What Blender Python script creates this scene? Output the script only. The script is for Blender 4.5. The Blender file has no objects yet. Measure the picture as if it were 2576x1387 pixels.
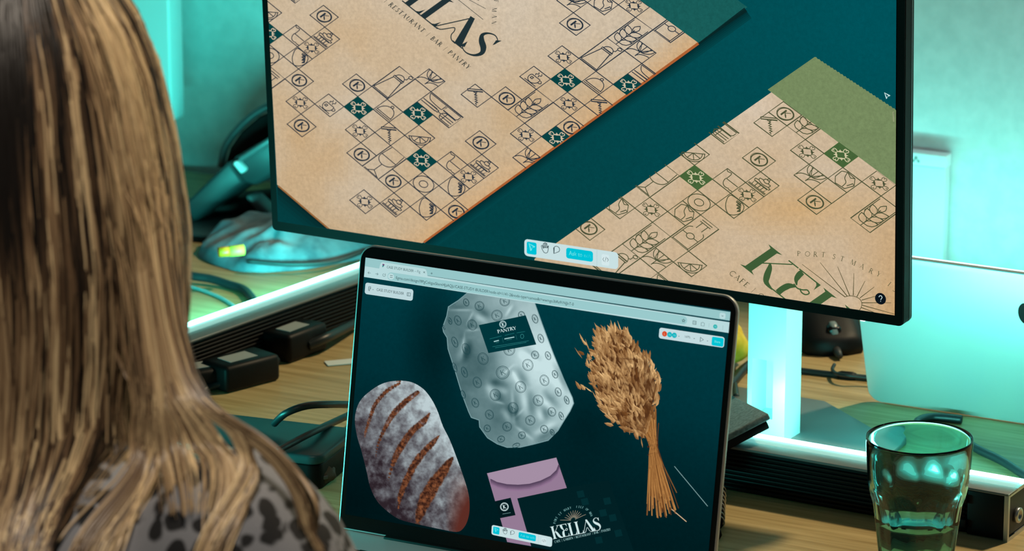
import bpy, bmesh, math, random
from mathutils import Vector, Matrix, noise as mnoise
random.seed(7)
sc = bpy.context.scene
COL = sc.collection
# ------------------------------------------------------------------ camera
CAMZ = 1.7652; FPX = 10000.0; PITCH = 0.27671
CAM = Vector((0, 0, CAMZ)); DZ = 0.74            # desk top height
cam = bpy.data.objects.new('camera', bpy.data.cameras.new('camera')); COL.objects.link(cam)
cam.location = CAM; cam.rotation_euler = (math.pi/2 - PITCH, 0, 0)
cam.data.sensor_width = 36.0; cam.data.lens = 36.0*FPX/2576.0
cam.data.clip_start = 0.05; cam.data.clip_end = 50
cam.data.dof.use_dof = True; cam.data.dof.focus_distance = 3.06; cam.data.dof.aperture_fstop = 12.0
sc.camera = cam
# ------------------------------------------------------------------ world and lights
def lin(r, g, b):
    f = lambda c: (c/255/12.92) if c/255 <= .04045 else ((c/255+.055)/1.055)**2.4
    return (f(r), f(g), f(b), 1)
wd = bpy.data.worlds.new('room_ambient'); sc.world = wd; wd.use_nodes = True
wd.node_tree.nodes['Background'].inputs[0].default_value = (0.55, 0.85, 0.9, 1)
wd.node_tree.nodes['Background'].inputs[1].default_value = 0.045
def area(name, loc, target, sx, sy, power, color):
    l = bpy.data.lights.new(name, 'AREA'); l.shape = 'RECTANGLE'; l.size = sx; l.size_y = sy
    l.energy = power; l.color = color
    o = bpy.data.objects.new(name, l); COL.objects.link(o); o.location = loc
    o.rotation_euler = (Vector(target)-Vector(loc)).to_track_quat('-Z', 'Y').to_euler()
    return o
def spot(name, loc, target, deg, power, color, blend=.8, radius=.12):
    l = bpy.data.lights.new(name, 'SPOT'); l.spot_size = math.radians(deg); l.spot_blend = blend; l.energy = power; l.color = color; l.shadow_soft_size = radius
    o = bpy.data.objects.new(name, l); COL.objects.link(o); o.location = loc
    o.rotation_euler = (Vector(target)-Vector(loc)).to_track_quat('-Z', 'Y').to_euler(); return o
area('ceiling_lamp_warm', (1.35, 3.75, 2.55), (0.2, 2.95, 0.74), 0.16, 0.16, 40, (1.0, 0.80, 0.50))
spot('hair_fill_spot', (-0.10, 1.35, 2.75), (-0.28, 2.2, 1.1), 30, 104, (1.0, 0.86, 0.70))  # added fill, cone kept narrow so it lights only the woman's hair
spot('wall_fill_spot', (1.3, 2.5, 2.6), (0.85, 3.45, 1.30), 36, 62, (0.95, 0.97, 1.0), 1.0)  # added fill, cone limited to bring neutral light onto the right wall
vs = sc.view_settings
vs.view_transform = 'Standard'; vs.look = 'None'; vs.exposure = 0.0; vs.gamma = 1.0; vs.use_curve_mapping = False
# ------------------------------------------------------------------ projection helpers (photo pixel -> point in the room)
_u = Vector((0, math.sin(PITCH), math.cos(PITCH))); _w = Vector((0, math.cos(PITCH), -math.sin(PITCH)))
def ray(px, py):
    return _w + Vector((1, 0, 0))*((px-1288)/FPX) - _u*((py-693.5)/FPX)
def onz(px, py, z=DZ):
    d = ray(px, py); return CAM + d*((z-CAMZ)/d.z)
def ony(px, py, y):
    d = ray(px, py); return CAM + d*(y/d.y)
def onplane(px, py, p0, n):
    d = ray(px, py); return CAM + d*((p0-CAM).dot(n)/d.dot(n))
# ------------------------------------------------------------------ materials
MATS = {}
def mat(name, color=(.5,.5,.5,1), rough=.5, metal=0.0, emis=None, estr=1.0, spec=.5, trans=0, ior=1.45, coat=0):
    if name in MATS: return MATS[name]
    m = bpy.data.materials.new(name); m.use_nodes = True; MATS[name] = m
    b = m.node_tree.nodes['Principled BSDF']
    b.inputs['Base Color'].default_value = color; b.inputs['Roughness'].default_value = rough
    b.inputs['Metallic'].default_value = metal; b.inputs['Specular IOR Level'].default_value = spec
    b.inputs['Transmission Weight'].default_value = trans; b.inputs['IOR'].default_value = ior
    b.inputs['Coat Weight'].default_value = coat
    if emis: b.inputs['Emission Color'].default_value = emis; b.inputs['Emission Strength'].default_value = estr
    return m
def bsdf(m): return m.node_tree.nodes['Principled BSDF']
def node(m, t, **kw):
    n = m.node_tree.nodes.new(t)
    for k, v in kw.items(): setattr(n, k, v)
    return n
def link(m, a, b): m.node_tree.links.new(a, b)
def noisy(m, c1, c2, scale=(1,1,1), nscale=5.0, detail=4, rot=0, bump=0.0, lo=.35, hi=.65, coord='Object'):
    tc = node(m, 'ShaderNodeTexCoord'); mp = node(m, 'ShaderNodeMapping'); nz = node(m, 'ShaderNodeTexNoise'); cr = node(m, 'ShaderNodeValToRGB')
    mp.inputs['Scale'].default_value = scale; mp.inputs['Rotation'].default_value = (0, 0, rot)
    nz.inputs['Scale'].default_value = nscale; nz.inputs['Detail'].default_value = detail
    cr.color_ramp.elements[0].position = lo; cr.color_ramp.elements[1].position = hi
    cr.color_ramp.elements[0].color = c1; cr.color_ramp.elements[1].color = c2
    link(m, tc.outputs[coord], mp.inputs[0]); link(m, mp.outputs[0], nz.inputs['Vector']); link(m, nz.outputs[0], cr.inputs[0])
    link(m, cr.outputs[0], bsdf(m).inputs['Base Color'])
    if bump:
        bp = node(m, 'ShaderNodeBump'); bp.inputs['Strength'].default_value = bump; bp.inputs['Distance'].default_value = .002
        link(m, nz.outputs[0], bp.inputs['Height']); link(m, bp.outputs[0], bsdf(m).inputs['Normal'])
    return m
# ------------------------------------------------------------------ mesh helpers
def link_obj(name, me, parent=None, m=None, smooth=False):
    o = bpy.data.objects.new(name, me); COL.objects.link(o)
    if parent is not None: o.parent = parent
    if m is not None: me.materials.append(m)
    if smooth:
        for p in me.polygons: p.use_smooth = True
    return o
def tag(o, label, cat, group=None, kind=None):
    o['label'] = label; o['category'] = cat
    if group: o['group'] = group
    if kind: o['kind'] = kind
    return o
def empty(name, loc, rz=0.0, label=None, cat=None, group=None):
    o = bpy.data.objects.new(name, None); COL.objects.link(o); o.location = loc; o.rotation_euler = (0, 0, rz)
    o.empty_display_size = .02
    if label: tag(o, label, cat, group)
    return o
class MB:
    def __init__(s): s.v = []; s.f = []; s.c = []; s.mi = []
    def add(s, vs, fs, col=None):
        b = len(s.v); s.v += [tuple(x) for x in vs]; s.f += [tuple(i+b for i in f) for f in fs]
        if col is not None: s.c += ([col]*len(vs) if not isinstance(col, list) else col)
        return s
    def box(s, x0, x1, y0, y1, z0, z1, M=None):
        vs = [Vector((x, y, z)) for x in (x0, x1) for y in (y0, y1) for z in (z0, z1)]
        if M is not None: vs = [M @ v for v in vs]
        return s.add(vs, [(0,1,3,2), (4,6,7,5), (0,4,5,1), (2,3,7,6), (0,2,6,4), (1,5,7,3)])
    def tube(s, pts, rad, n=10, cap=True, flat=1.0):
        pts = [Vector(p) for p in pts]; rings = []; up = Vector((0, 0, 1))
        for i, p in enumerate(pts):
            t = (pts[min(i+1, len(pts)-1)]-pts[max(i-1, 0)])
            t = t.normalized() if t.length > 1e-9 else Vector((0,0,1))
            a = t.cross(up)
            if a.length < 1e-3: a = t.cross(Vector((0, 1, 0)))
            a.normalize(); b = a.cross(t).normalized()
            r = rad[i] if isinstance(rad, (list, tuple)) else rad
            rings.append([p + a*(r*math.cos(2*math.pi*k/n)) + b*(r*flat*math.sin(2*math.pi*k/n)) for k in range(n)])
        vs = [v for r in rings for v in r]; fs = []
        for i in range(len(pts)-1):
            for k in range(n):
                fs.append((i*n+k, i*n+(k+1) % n, (i+1)*n+(k+1) % n, (i+1)*n+k))
        if cap: fs += [tuple(range(n-1, -1, -1)), tuple((len(pts)-1)*n+k for k in range(n))]
        return s.add(vs, fs)
    def lathe(s, prof, n=48, c=(0,0,0), closed=False):
        vs = []; m = len(prof)
        for k in range(n):
            a = 2*math.pi*k/n
            for r, z in prof: vs.append((c[0]+r*math.cos(a), c[1]+r*math.sin(a), c[2]+z))
        fs = []
        for k in range(n):
            k2 = (k+1) % n
            for i in range(m-1 if not closed else m):
                i2 = (i+1) % m; fs.append((k*m+i, k2*m+i, k2*m+i2, k*m+i2))
        return s.add(vs, fs)
    def prism(s, poly, z0, z1, M=None):
        n = len(poly); vs = [Vector((x, y, z0)) for x, y in poly]+[Vector((x, y, z1)) for x, y in poly]
        if M is not None: vs = [M @ v for v in vs]
        return s.add(vs, [tuple(range(n-1, -1, -1)), tuple(range(n, 2*n))]+[(i, (i+1) % n, n+(i+1) % n, n+i) for i in range(n)])
    def mesh(s, name):
        me = bpy.data.meshes.new(name); me.from_pydata(s.v, [], s.f); me.update()
        if s.c and len(s.c) == len(s.v):
            at = me.color_attributes.new('Col', 'FLOAT_COLOR', 'POINT')
            at.data.foreach_set('color', [x for c in s.c for x in (c[0], c[1], c[2], 1.0)])
        return me
    def build(s, name, m, parent=None, smooth=False, bevel=0, seg=2, auto=None):
        me = s.mesh(name)
        if bevel or auto is not None:
            bm = bmesh.new(); bm.from_mesh(me)
            bmesh.ops.remove_doubles(bm, verts=bm.verts, dist=1e-6)
            if bevel:
                es = [e for e in bm.edges if len(e.link_faces) == 2 and e.calc_face_angle(0) > .5]
                bmesh.ops.bevel(bm, geom=es, offset=bevel, segments=seg, profile=.5, affect='EDGES')
            bmesh.ops.recalc_face_normals(bm, faces=bm.faces)
            bm.to_mesh(me); bm.free()
        return link_obj(name, me, parent, m, smooth or bool(bevel))
def rrect(w, h, r, n=6, x0=0, y0=0):
    """rounded rectangle outline, centre x0,y0; r: radius or 4 radii (tr, tl, bl, br)"""
    rs = r if isinstance(r, (list, tuple)) else [r]*4; out = []
    for (sx, sy), a0, q in zip(((1,1), (-1,1), (-1,-1), (1,-1)), (0, 90, 180, 270), rs):
        for k in range(n+1):
            a = math.radians(a0+90*k/n)
            out.append((x0+sx*(w/2-q)+q*math.cos(a), y0+sy*(h/2-q)+q*math.sin(a)))
    return out
def catmull(pts, n=8):
    pts = [Vector(p) for p in pts]; out = []
    for i in range(len(pts)-1):
        p0 = pts[max(i-1, 0)]; p1 = pts[i]; p2 = pts[i+1]; p3 = pts[min(i+2, len(pts)-1)]
        for k in range(n):
            t = k/n
            out.append(.5*((2*p1)+(p2-p0)*t+(2*p0-5*p1+4*p2-p3)*t*t+(3*p1-p0-3*p2+p3)*t**3))
    out.append(pts[-1]); return out
def catm(pts, n=8): return [(p.x, p.y) for p in catmull([(x, y, 0) for x, y in pts], n)]
# ------------------------------------------------------------------ frames of the place
LYAW, LTILT = 0.48182, 0.18031
LA = Vector((math.cos(LYAW), -math.sin(LYAW), 0)); LN = Vector((math.sin(LYAW), math.cos(LYAW), 0))
LTL = Vector((-0.11038, 2.88370, CAMZ-0.80560))                 # top left of the laptop display
LDN = -Vector((0, 0, 1))*math.cos(LTILT) - LN*math.sin(LTILT)
HINGE = LTL + LA*.151 + LDN*.208; HINGE.z = DZ
MYAW, MTILT = 0.51664, -0.0490
MA = Vector((math.cos(MYAW), -math.sin(MYAW), 0)); MN = Vector((math.sin(MYAW), math.cos(MYAW), 0))
MBL = Vector((-0.19616, 3.21992, CAMZ-0.86707))
MUP = Vector((0, 0, 1))*math.cos(MTILT) + MN*math.sin(MTILT)
WALLD = 0.95                                                       # wall distance behind the laptop hinge
def dk(x, y, z=DZ): return HINGE + LA*x + LN*y + Vector((0, 0, z-DZ))
# ------------------------------------------------------------------ the setting
def struct(o): o['kind'] = 'structure'; return o
wood = mat('oak_laminate', rough=.42, spec=.35)
noisy(wood, lin(160, 138, 92), lin(196, 174, 126), (3.0, 60, 3), 3.0, 6, 0.0, .08, .3, .7)
wallm = mat('painted_wall', lin(225, 230, 228), .85); noisy(wallm, lin(218, 224, 222), lin(230, 234, 232), (1,1,1), 60, 2, 0, .03)
floorm = mat('grey_carpet', lin(70, 72, 74), .95); noisy(floorm, lin(60, 62, 64), lin(84, 86, 88), (1,1,1), 90, 3, 0, .2)
ROT = -LYAW
def slab(name, x0, x1, y0, y1, z0, z1, m, bevel=0):
    """box in the desk frame (x along the desk, y towards the wall)"""
    o = MB().box(x0, x1, y0, y1, z0, z1).build(name, m, None, bevel=bevel)
    o.location = (HINGE.x, HINGE.y, 0); o.rotation_euler = (0, 0, ROT); return o
struct(slab('wall_back', -2.6, 3.0, WALLD, WALLD+.06, 0, 1.32, wallm))
struct(slab('floor', -2.6, 3.0, -3.2, WALLD, -.1, 0, floorm))
tr = struct(slab('baseboard_back', -2.6, 3.0, WALLD-.015, WALLD-.0005, .001, .09, mat('white_trim', lin(225,225,222), .5)))
# desk
desk = empty('office_desk', (HINGE.x, HINGE.y, 0), ROT, 'long light oak office desk under the screens', 'desk')
MB().box(-1.35, 1.3, -.40, .93, DZ-.028, DZ).build('desk_top', wood, desk, bevel=.002)
steel = mat('white_steel', lin(215, 218, 218), .4, .2)
for x in (-1.28, 1.23):
    for y in (-.33, .86):
        MB().box(x-.03, x+.03, y-.03, y+.03, 0, DZ-.028).build('leg', steel, desk, bevel=.003)
for y in (-.33, .86): MB().box(-1.25, 1.2, y-.015, y+.015, DZ-.09, DZ-.03).build('frame_rail', steel, desk, bevel=.002)
# ------------------------------------------------------------------ LED light bars
alu = mat('brushed_aluminium', lin(200, 204, 206), .32, .9); alu_dark = mat('grey_aluminium', lin(120,124,126), .35, .85)
black = mat('black_plastic', lin(10, 11, 12), .5, spec=.22); blackgloss = mat('black_gloss', lin(6, 7, 8), .25, spec=.3)
darkgrey = mat('dark_grey_plastic', lin(46, 50, 52), .5)
ledm = mat('led_diffuser', (.3,.34,.34,1), .5, emis=(0.35, 1.0, 0.94, 1), estr=.35)
ledhot = mat('led_core', (1,1,1,1), .5, emis=(0.26, 1.0, 0.92, 1), estr=11.0)
def light_bar(loc, rz, length, label, power, jack=True, red=.06):
    """bar lying along local +x from its right end (x=0) to x=-length, front face at y=0"""
    t = empty('light_bar', loc, rz, label, 'light bar', 'LED light bars on the desk')
    H, D = .0375, .042
    MB().box(-length+.004, -.004, .003, D, .0005, H-.001).build('body', black, t, bevel=.001)
    nr = 9
    for k in range(nr):
        z = .003+(H-.006)*k/nr
        MB().box(-length+.006, -.036, 0, .004, z, z+(H-.006)/nr*.62).build('slat', black, t, bevel=.0005, seg=1)
    MB().box(-.034, -.004, -.0005, .004, .001, H-.001).build('end_panel', black, t, bevel=.0008)
    for z in (.006, .026): MB().box(-.041, -.034, -.003, .003, z, z+.007).build('bracket', black, t, bevel=.0006)
    MB().box(-length, 0, -.001, .017, H-.001, H+.0012).build('top_plate', mat('satin_silver', lin(112, 118, 120), .45, .3), t, bevel=.0006)
    for x in (-.0035, -length):
        ring = MB()
        for (y0, y1, z0, z1) in ((-.001, .002, 0, H+.001), (D-.002, D+.001, 0, H+.001), (.002, D-.002, 0, .003), (.002, D-.002, H-.002, H+.001)):
            ring.box(x, x+.0035, y0, y1, z0, z1)
        ring.build('end_cap', alu, t)
    if jack:
        j = MB(); j.lathe([(.0, -.001), (.006, -.001), (.006, .002), (.0035, .002), (.0035, .0), (0, 0)], 20)
        o = j.build('audio_jack', alu, t, smooth=True); o.location = (0.0005, .017, .017); o.rotation_euler = (0, math.pi/2, 0)
        MB().box(-.004, -.001, .003, D-.003, .004, H-.003).build('end_plate', darkgrey, t)
    MB().box(-length+.002, -.002, .017, .0305, H-.001, H+.0008).build('diffuser', ledm, t)
    MB().box(-length+.002, -.002, .0305, .0365, H-.001, H+.0022).build('led_strip', ledhot, t)
    l = bpy.data.lights.new('led_glow', 'AREA'); l.shape = 'RECTANGLE'; l.size = length*.95; l.size_y = .012; l.energy = power; l.color = (red, 1.0, 0.88)
    o = bpy.data.objects.new('led_glow', l); COL.objects.link(o); o.parent = t; o.location = (-length/2, D+.004, H*.75)
    o.rotation_euler = (math.radians(90+26), 0, 0)       # shines backwards and up
    return t
RB = onz(2535, 1365)
light_bar(RB, -MYAW, .30, 'black ribbed LED bar with aluminium end beside the water glass', 1.25, red=.16)
LB0 = onz(430, 985); LB1 = onz(885, 818)
lbdir = (LB1-LB0).normalized(); lbend = LB0+lbdir*.34
light_bar(lbend, math.atan2(lbdir.y, lbdir.x), .46, 'glowing LED bar on the far left desk behind black adapters', 4.2, jack=False)
b3 = dk(.62, .80)
light_bar(b3, -LYAW, .95, 'LED bar lighting the wall behind the silver laptop lid', .9, jack=False, red=.18)
light_bar(dk(-.56, -.28), -LYAW-math.pi/2, .36, 'LED bar standing on the desk left of the woman', 3.0, jack=False)
# ------------------------------------------------------------------ monitor
mon = empty('monitor', (MBL.x, MBL.y, DZ), -MYAW, 'large black monitor showing kraft paper artwork above the laptop', 'monitor')
MW, MH = .565, .318
mz = MBL.z-DZ
Mt = Matrix.Translation((0, 0, mz)) @ Matrix.Rotation(-MTILT, 4, 'X')      # local panel frame: x right, z up, y back
def mprism(name, w0, w1, h0, h1, y0, y1, m, r=.004, bevel=0, parent=None):
    o = MB().prism(rrect(w1-w0, h1-h0, r, 4, (w0+w1)/2, (h0+h1)/2), -y1, -y0, Mt @ Matrix.Rotation(math.pi/2, 4, 'X')).build(name, m, parent or mon, auto=1)
    return o
bez_l, bez_r, bez_b = .0062, .0072, .0085
mprism('housing', -bez_l, MW+bez_r, -bez_b, MH+.0075, .0012, .016, black, .004)
mprism('bezel', -bez_l+.0003, MW+bez_r-.0003, -bez_b+.0003, MH+.0072, -.0002, .0012, mat('bezel_black', lin(7, 8, 9), .5, spec=.1), .0035)
mprism('edge_trim', -bez_l-.0002, MW+bez_r+.0002, -bez_b-.0002, MH+.0077, .0118, .0135, alu_dark, .004)
mprism('rear_cover', .06, MW-.06, .05, MH-.05, .016, .040, black, .03)
mprism('power_light', MW-.030, MW-.026, -bez_b-.0012, -bez_b+.0004, .002, .005, mat('led_white', (1,1,1,1), .4, emis=(1,1,1,1), estr=2), .0006)
MPLANE_P = Vector(MBL); MNORM = MA.cross(MUP).normalized()
# neck and base of the stand, white painted metal
whitem = mat('white_satin_metal', lin(228, 232, 232), .38, .25)
neck_p = onz(1972, 1126)
inv = Matrix.Rotation(MYAW, 3, 'Z') @ (neck_p-Vector((MBL.x, MBL.y, DZ)))
nx, ny = inv.x, inv.y                                     # front right foot of the neck, in monitor frame
nw, nd = .034, .030
def neck_part():
    m = MB(); zt = mz+.10; hz0, hz1 = .022, .072; hx0, hx1 = nx-nw+.004, nx-.011
    x0, x1 = nx-nw, nx
    lean = .0
    m.box(x0, hx0, ny, ny+nd, .004, zt); m.box(hx1, x1, ny, ny+nd, .004, zt)
    m.box(hx0, hx1, ny, ny+nd, hz1, zt); m.box(hx0, hx1, ny, ny+nd, .004, hz0)
    m.box(hx0, hx1, ny+nd-.003, ny+nd, hz0, hz1)
    return m
neck_part().build('stand_neck', whitem, mon, auto=1)
MB().box(nx-nw, nx, .04, ny+nd, mz+.10, mz+.16).build('stand_arm', whitem, mon, bevel=.003)
bp0 = [inv_p for inv_p in ()]
def mloc(px, py):
    v = Matrix.Rotation(MYAW, 3, 'Z') @ (onz(px, py)-Vector((MBL.x, MBL.y, DZ))); return (v.x, v.y)
base_poly = [(nx-.17, ny-.004), (nx+.09, ny-.004), (nx+.09, ny+.04), mloc(2075, 1020), (nx-.17, mloc(2075, 1020)[1])]
MB().prism(base_poly, 0, .004).build('stand_base', mat('grey_satin_metal', lin(120, 126, 128), .42, .5), mon, bevel=.001)
# ------------------------------------------------------------------ laptop in front
lap = empty('laptop', HINGE, -LYAW, 'open silver laptop in front of the woman with bread on its screen', 'laptop')
LW, LH = .302, .196; lidw, lidh = .3126, .2185
silver = mat('silver_anodised', lin(190, 194, 196), .42, .4)
Lt = Matrix.Translation((0, 0, .0152)) @ Matrix.Rotation(-LTILT, 4, 'X')     # lid frame: z up along the lid, y back
Lx = Lt @ Matrix.Rotation(math.pi/2, 4, 'X')
rr = [.0125, .0125, .004, .004]
MB().prism(rrect(lidw, lidh, rr, 8, 0, lidh/2), -.0046, -.0006, Lx).build('lid', silver, lap, bevel=.0007)
MB().prism(rrect(lidw-.0026, lidh-.0026, [.0113, .0113, .003, .003], 8, 0, lidh/2), -.0006, -.0001, Lx).build('bezel', blackgloss, lap, auto=1)
bd = .2212
MB().prism(rrect(lidw, bd, .0125, 8, 0, -bd/2+.004), .0012, .0145).build('base', silver, lap, bevel=.0016)
MB().box(-.115, .115, -.0035, .003, .0125, .0165).build('hinge', black, lap, bevel=.001)
MB().prism(rrect(.276, .108, .004, 4, 0, -.088), .0142, .01475).build('keyboard_well', black, lap, auto=1)
keym = mat('key_black', lin(20, 21, 22), .5); keyme = None
for r in range(6):
    for c in range(14):
        if r == 5 and 4 <= c <= 7: continue
        if keyme is None:
            k0 = MB().box(-.0082, .0082, -.0076, .0076, 0, .0012).build('key', keym, lap, bevel=.0006, seg=1); keyme = k0.data; o = k0
        else: o = link_obj('key', keyme, lap)
        o.location = (-.1285+c*.01977, -.0425-r*.01815, .0147)
MB().box(-.033, .042, -.1435, -.1285, .0147, .0159).build('space_key', keym, lap, bevel=.0006, seg=1)
MB().prism(rrect(.13, .062, .004, 4, 0, -.181), .0140, .01465).build('trackpad', mat('trackpad_silver', lin(180,184,186), .3, .6), lap, auto=1)
LPN = LA.cross(-LDN).normalized()
# ------------------------------------------------------------------ what the two screens show (flat picture on the panels)
import numpy as np
def screen_mat(name, nscale=0, namp=0.0):
    m = mat(name, (0, 0, 0, 1), .35, spec=.0); b = bsdf(m)
    at = node(m, 'ShaderNodeVertexColor', layer_name='Col'); b.inputs['Emission Strength'].default_value = 1.0
    if nscale:
        tc = node(m, 'ShaderNodeTexCoord'); nz = node(m, 'ShaderNodeTexNoise'); nz.inputs['Scale'].default_value = nscale; nz.inputs['Detail'].default_value = 8; nz.inputs['Roughness'].default_value = .72
        mr = node(m, 'ShaderNodeMapRange'); mr.inputs[1].default_value = .3; mr.inputs[2].default_value = .7; mr.inputs[3].default_value = 1-namp; mr.inputs[4].default_value = 1+namp
        mx = node(m, 'ShaderNodeVectorMath', operation='SCALE')
        link(m, tc.outputs['Object'], nz.inputs['Vector']); link(m, nz.outputs[0], mr.inputs[0]); link(m, mr.outputs[0], mx.inputs['Scale'])
        link(m, at.outputs[0], mx.inputs[0]); link(m, mx.outputs[0], b.inputs['Emission Color'])
    else: link(m, at.outputs[0], b.inputs['Emission Color'])
    return m
S_FLAT = screen_mat('display_flat'); S_PAPER = screen_mat('display_paper', 320, .15); S_SOFT = screen_mat('display_soft', 300, .10)
class Paint:
    """collects flat coloured polygons, given in photo pixels, on the plane of one screen"""
    def __init__(s, owner, p0, n, layer):
        s.owner, s.p0, s.n, s.layer = owner, p0 + n*(layer*6e-5), n, layer
        s.inv = owner.matrix_basis.inverted(); s.mb = MB(); s.clip = None
    def pt(s, q): return s.inv @ onplane(q[0], q[1], s.p0, s.n)
    def conv(s, pts, col):
        if s.clip:
            for (ax, ay, nx, ny) in s.clip:
                out = []
                for i in range(len(pts)):
                    p, q = pts[i], pts[(i+1) % len(pts)]
                    dp = (p[0]-ax)*nx+(p[1]-ay)*ny; dq = (q[0]-ax)*nx+(q[1]-ay)*ny
                    if dp >= 0: out.append(p)
                    if (dp >= 0) != (dq >= 0):
                        t = dp/(dp-dq); out.append((p[0]+(q[0]-p[0])*t, p[1]+(q[1]-p[1])*t))
                pts = out
                if len(pts) < 3: return
        c = lin(*col)[:3] if not isinstance(col, list) else [lin(*k)[:3] for k in col]
        s.mb.add([s.pt(p) for p in pts], [tuple(range(len(pts)))], c if isinstance(c, list) else tuple(c))
    def poly(s, pts, col):
        from mathutils.geometry import tessellate_polygon
        for t in tessellate_polygon([[Vector((p[0], p[1], 0)) for p in pts]]): s.conv([pts[i] for i in t], col)
    def stroke(s, pts, w, col, closed=False):
        n = len(pts); ws = w if isinstance(w, (list, tuple)) else [w]*n; L = []; R = []
        for i, p in enumerate(pts):
            a = pts[(i-1) % n] if (closed or i > 0) else p; b = pts[(i+1) % n] if (closed or i < n-1) else p
            tx, ty = b[0]-a[0], b[1]-a[1]; l = math.hypot(tx, ty) or 1; k = 1.0
            if a is not p and b is not p:
                d1 = (p[0]-a[0], p[1]-a[1]); d2 = (b[0]-p[0], b[1]-p[1]); l1 = math.hypot(*d1) or 1; l2 = math.hypot(*d2) or 1
                cs = (d1[0]*d2[0]+d1[1]*d2[1])/(l1*l2); k = min(1/math.sqrt(max((1+cs)/2, .12)), 2.2)
            ox, oy = -ty/l*ws[i]/2*k, tx/l*ws[i]/2*k; L.append((p[0]+ox, p[1]+oy)); R.append((p[0]-ox, p[1]-oy))
        for i in range(n if closed else n-1):
            j = (i+1) % n; s.conv([L[i], L[j], R[j], R[i]], col)
    def grid(s, x0, x1, y0, y1, step, colf, inside=None):
        nx = int((x1-x0)/step)+1; ny = int((y1-y0)/step)+1; idx = {}; vs = []; cs = []; fs = []
        def vid(i, j):
            if (i, j) not in idx:
                q = (x0+(x1-x0)*i/nx, y0+(y1-y0)*j/ny); idx[(i, j)] = len(vs); vs.append(s.pt(q)); cs.append(tuple(lin(*[max(0, min(255, c)) for c in colf(*q)])[:3]))
            return idx[(i, j)]
        for i in range(nx):
            for j in range(ny):
                if inside is None or inside(x0+(x1-x0)*(i+.5)/nx, y0+(y1-y0)*(j+.5)/ny):
                    fs.append((vid(i, j), vid(i+1, j), vid(i+1, j+1), vid(i, j+1)))
        s.mb.add(vs, fs, cs)
    def build(s, name, parent, m=None):
        return s.mb.build(name, m or S_FLAT, parent)
def inpoly(poly):
    def f(x, y):
        c = False; n = len(poly)
        for i in range(n):
            (x1, y1), (x2, y2) = poly[i], poly[(i+1) % n]
            if (y1 > y) != (y2 > y) and x < (x2-x1)*(y-y1)/(y2-y1)+x1: c = not c
        return c
    return f
def half(a, b, inside):
    """half plane bounded by line a-b, on the side of the point inside"""
    nx, ny = -(b[1]-a[1]), b[0]-a[0]
    if (inside[0]-a[0])*nx+(inside[1]-a[1])*ny < 0: nx, ny = -nx, -ny
    return (a[0], a[1], nx, ny)
def mix(a, b, t): t = max(0, min(1, t)); return tuple(x+(y-x)*t for x, y in zip(a, b))
def homog(src, dst):
    A = []; B = []
    for (x, y), (u, v) in zip(src, dst):
        A += [[x, y, 1, 0, 0, 0, -u*x, -u*y], [0, 0, 0, x, y, 1, -v*x, -v*y]]; B += [u, v]
    h = np.linalg.lstsq(np.array(A, float), np.array(B, float), rcond=None)[0]
    def f(x, y):
        w = h[6]*x+h[7]*y+1; return ((h[0]*x+h[1]*y+h[2])/w, (h[3]*x+h[4]*y+h[5])/w)
    return f
def circ(cx, cy, r, n=24, a0=0, a1=360): return [(cx+r*math.cos(math.radians(a0+(a1-a0)*k/n)), cy+r*math.sin(math.radians(a0+(a1-a0)*k/n))) for k in range(n if a1-a0 == 360 else n+1)]
# ---- icons of the printed tiles: strokes (points, closed) in tile units, x along the text, y up
def arc(cx, cy, rx, ry, a0, a1, n=14): return [(cx+rx*math.cos(math.radians(a0+(a1-a0)*k/n)), cy+ry*math.sin(math.radians(a0+(a1-a0)*k/n))) for k in range(n+1)]
def leaf(x0, y0, x1, y1, b):
    dx, dy = x1-x0, y1-y0; P = lambda t, s: (x0+dx*t-dy*b*s, y0+dy*t+dx*b*s)
    return [P(0,0), P(.25,.8), P(.55,1), P(.8,.6), P(1,0), P(.8,-.6), P(.55,-1), P(.25,-.8)]
ICON = {}
ICON['mill'] = [([(.04,.10), (.96,.10)],0), ([(.04,.10), (.26,1.30), (.74,1.30), (.96,.10)],0), ([(.04,.03), (.96,.03), (.96,.1)],0), ([(.22,1.30), (.22,1.40), (.80,1.40), (.80,1.30), (.22,1.30)],0), (arc(.52,1.40,.24,.26,0,180),0), ([(.70,1.58), (.78,1.62), (.78,1.80)],0), (arc(.83,1.88,.10,.09,0,360),0)]
ICON['wine'] = [(arc(.5,1.25,.44,.42,180,360),0), ([(.06,1.25), (.12,1.97)],0), ([(.94,1.25), (.88,1.97)],0), ([(.07,1.32), (.93,1.32)],0), ([(.5,.83), (.5,.28)],0), ([(.5,.28), (.28,.06)],0), ([(.5,.28), (.9,.04)],0), ([(.08,.05), (.94,.05)],0)]
ICON['cloche'] = [(arc(.5,.2,.42,.55,0,180),0), ([(.04,.2), (.96,.2)],0), ([(.04,.1), (.96,.1)],0), (arc(.5,.82,.07,.07,0,360),0)]
ICON['cup'] = [(arc(.5,.42,.27,.30,150,390),0), ([(.26,.57), (.75,.57)],0), (arc(.80,.44,.10,.09,-100,100),0), ([(.2,.1), (.86,.1)],0), (catm([(.42,.64),(.36,.72),(.46,.8),(.4,.9)],4),0), (catm([(.58,.64),(.52,.72),(.62,.8),(.56,.92)],4),0), ([(.34,.45),(.45,.45),(.45,.34),(.34,.34),(.34,.45)],0)]
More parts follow.
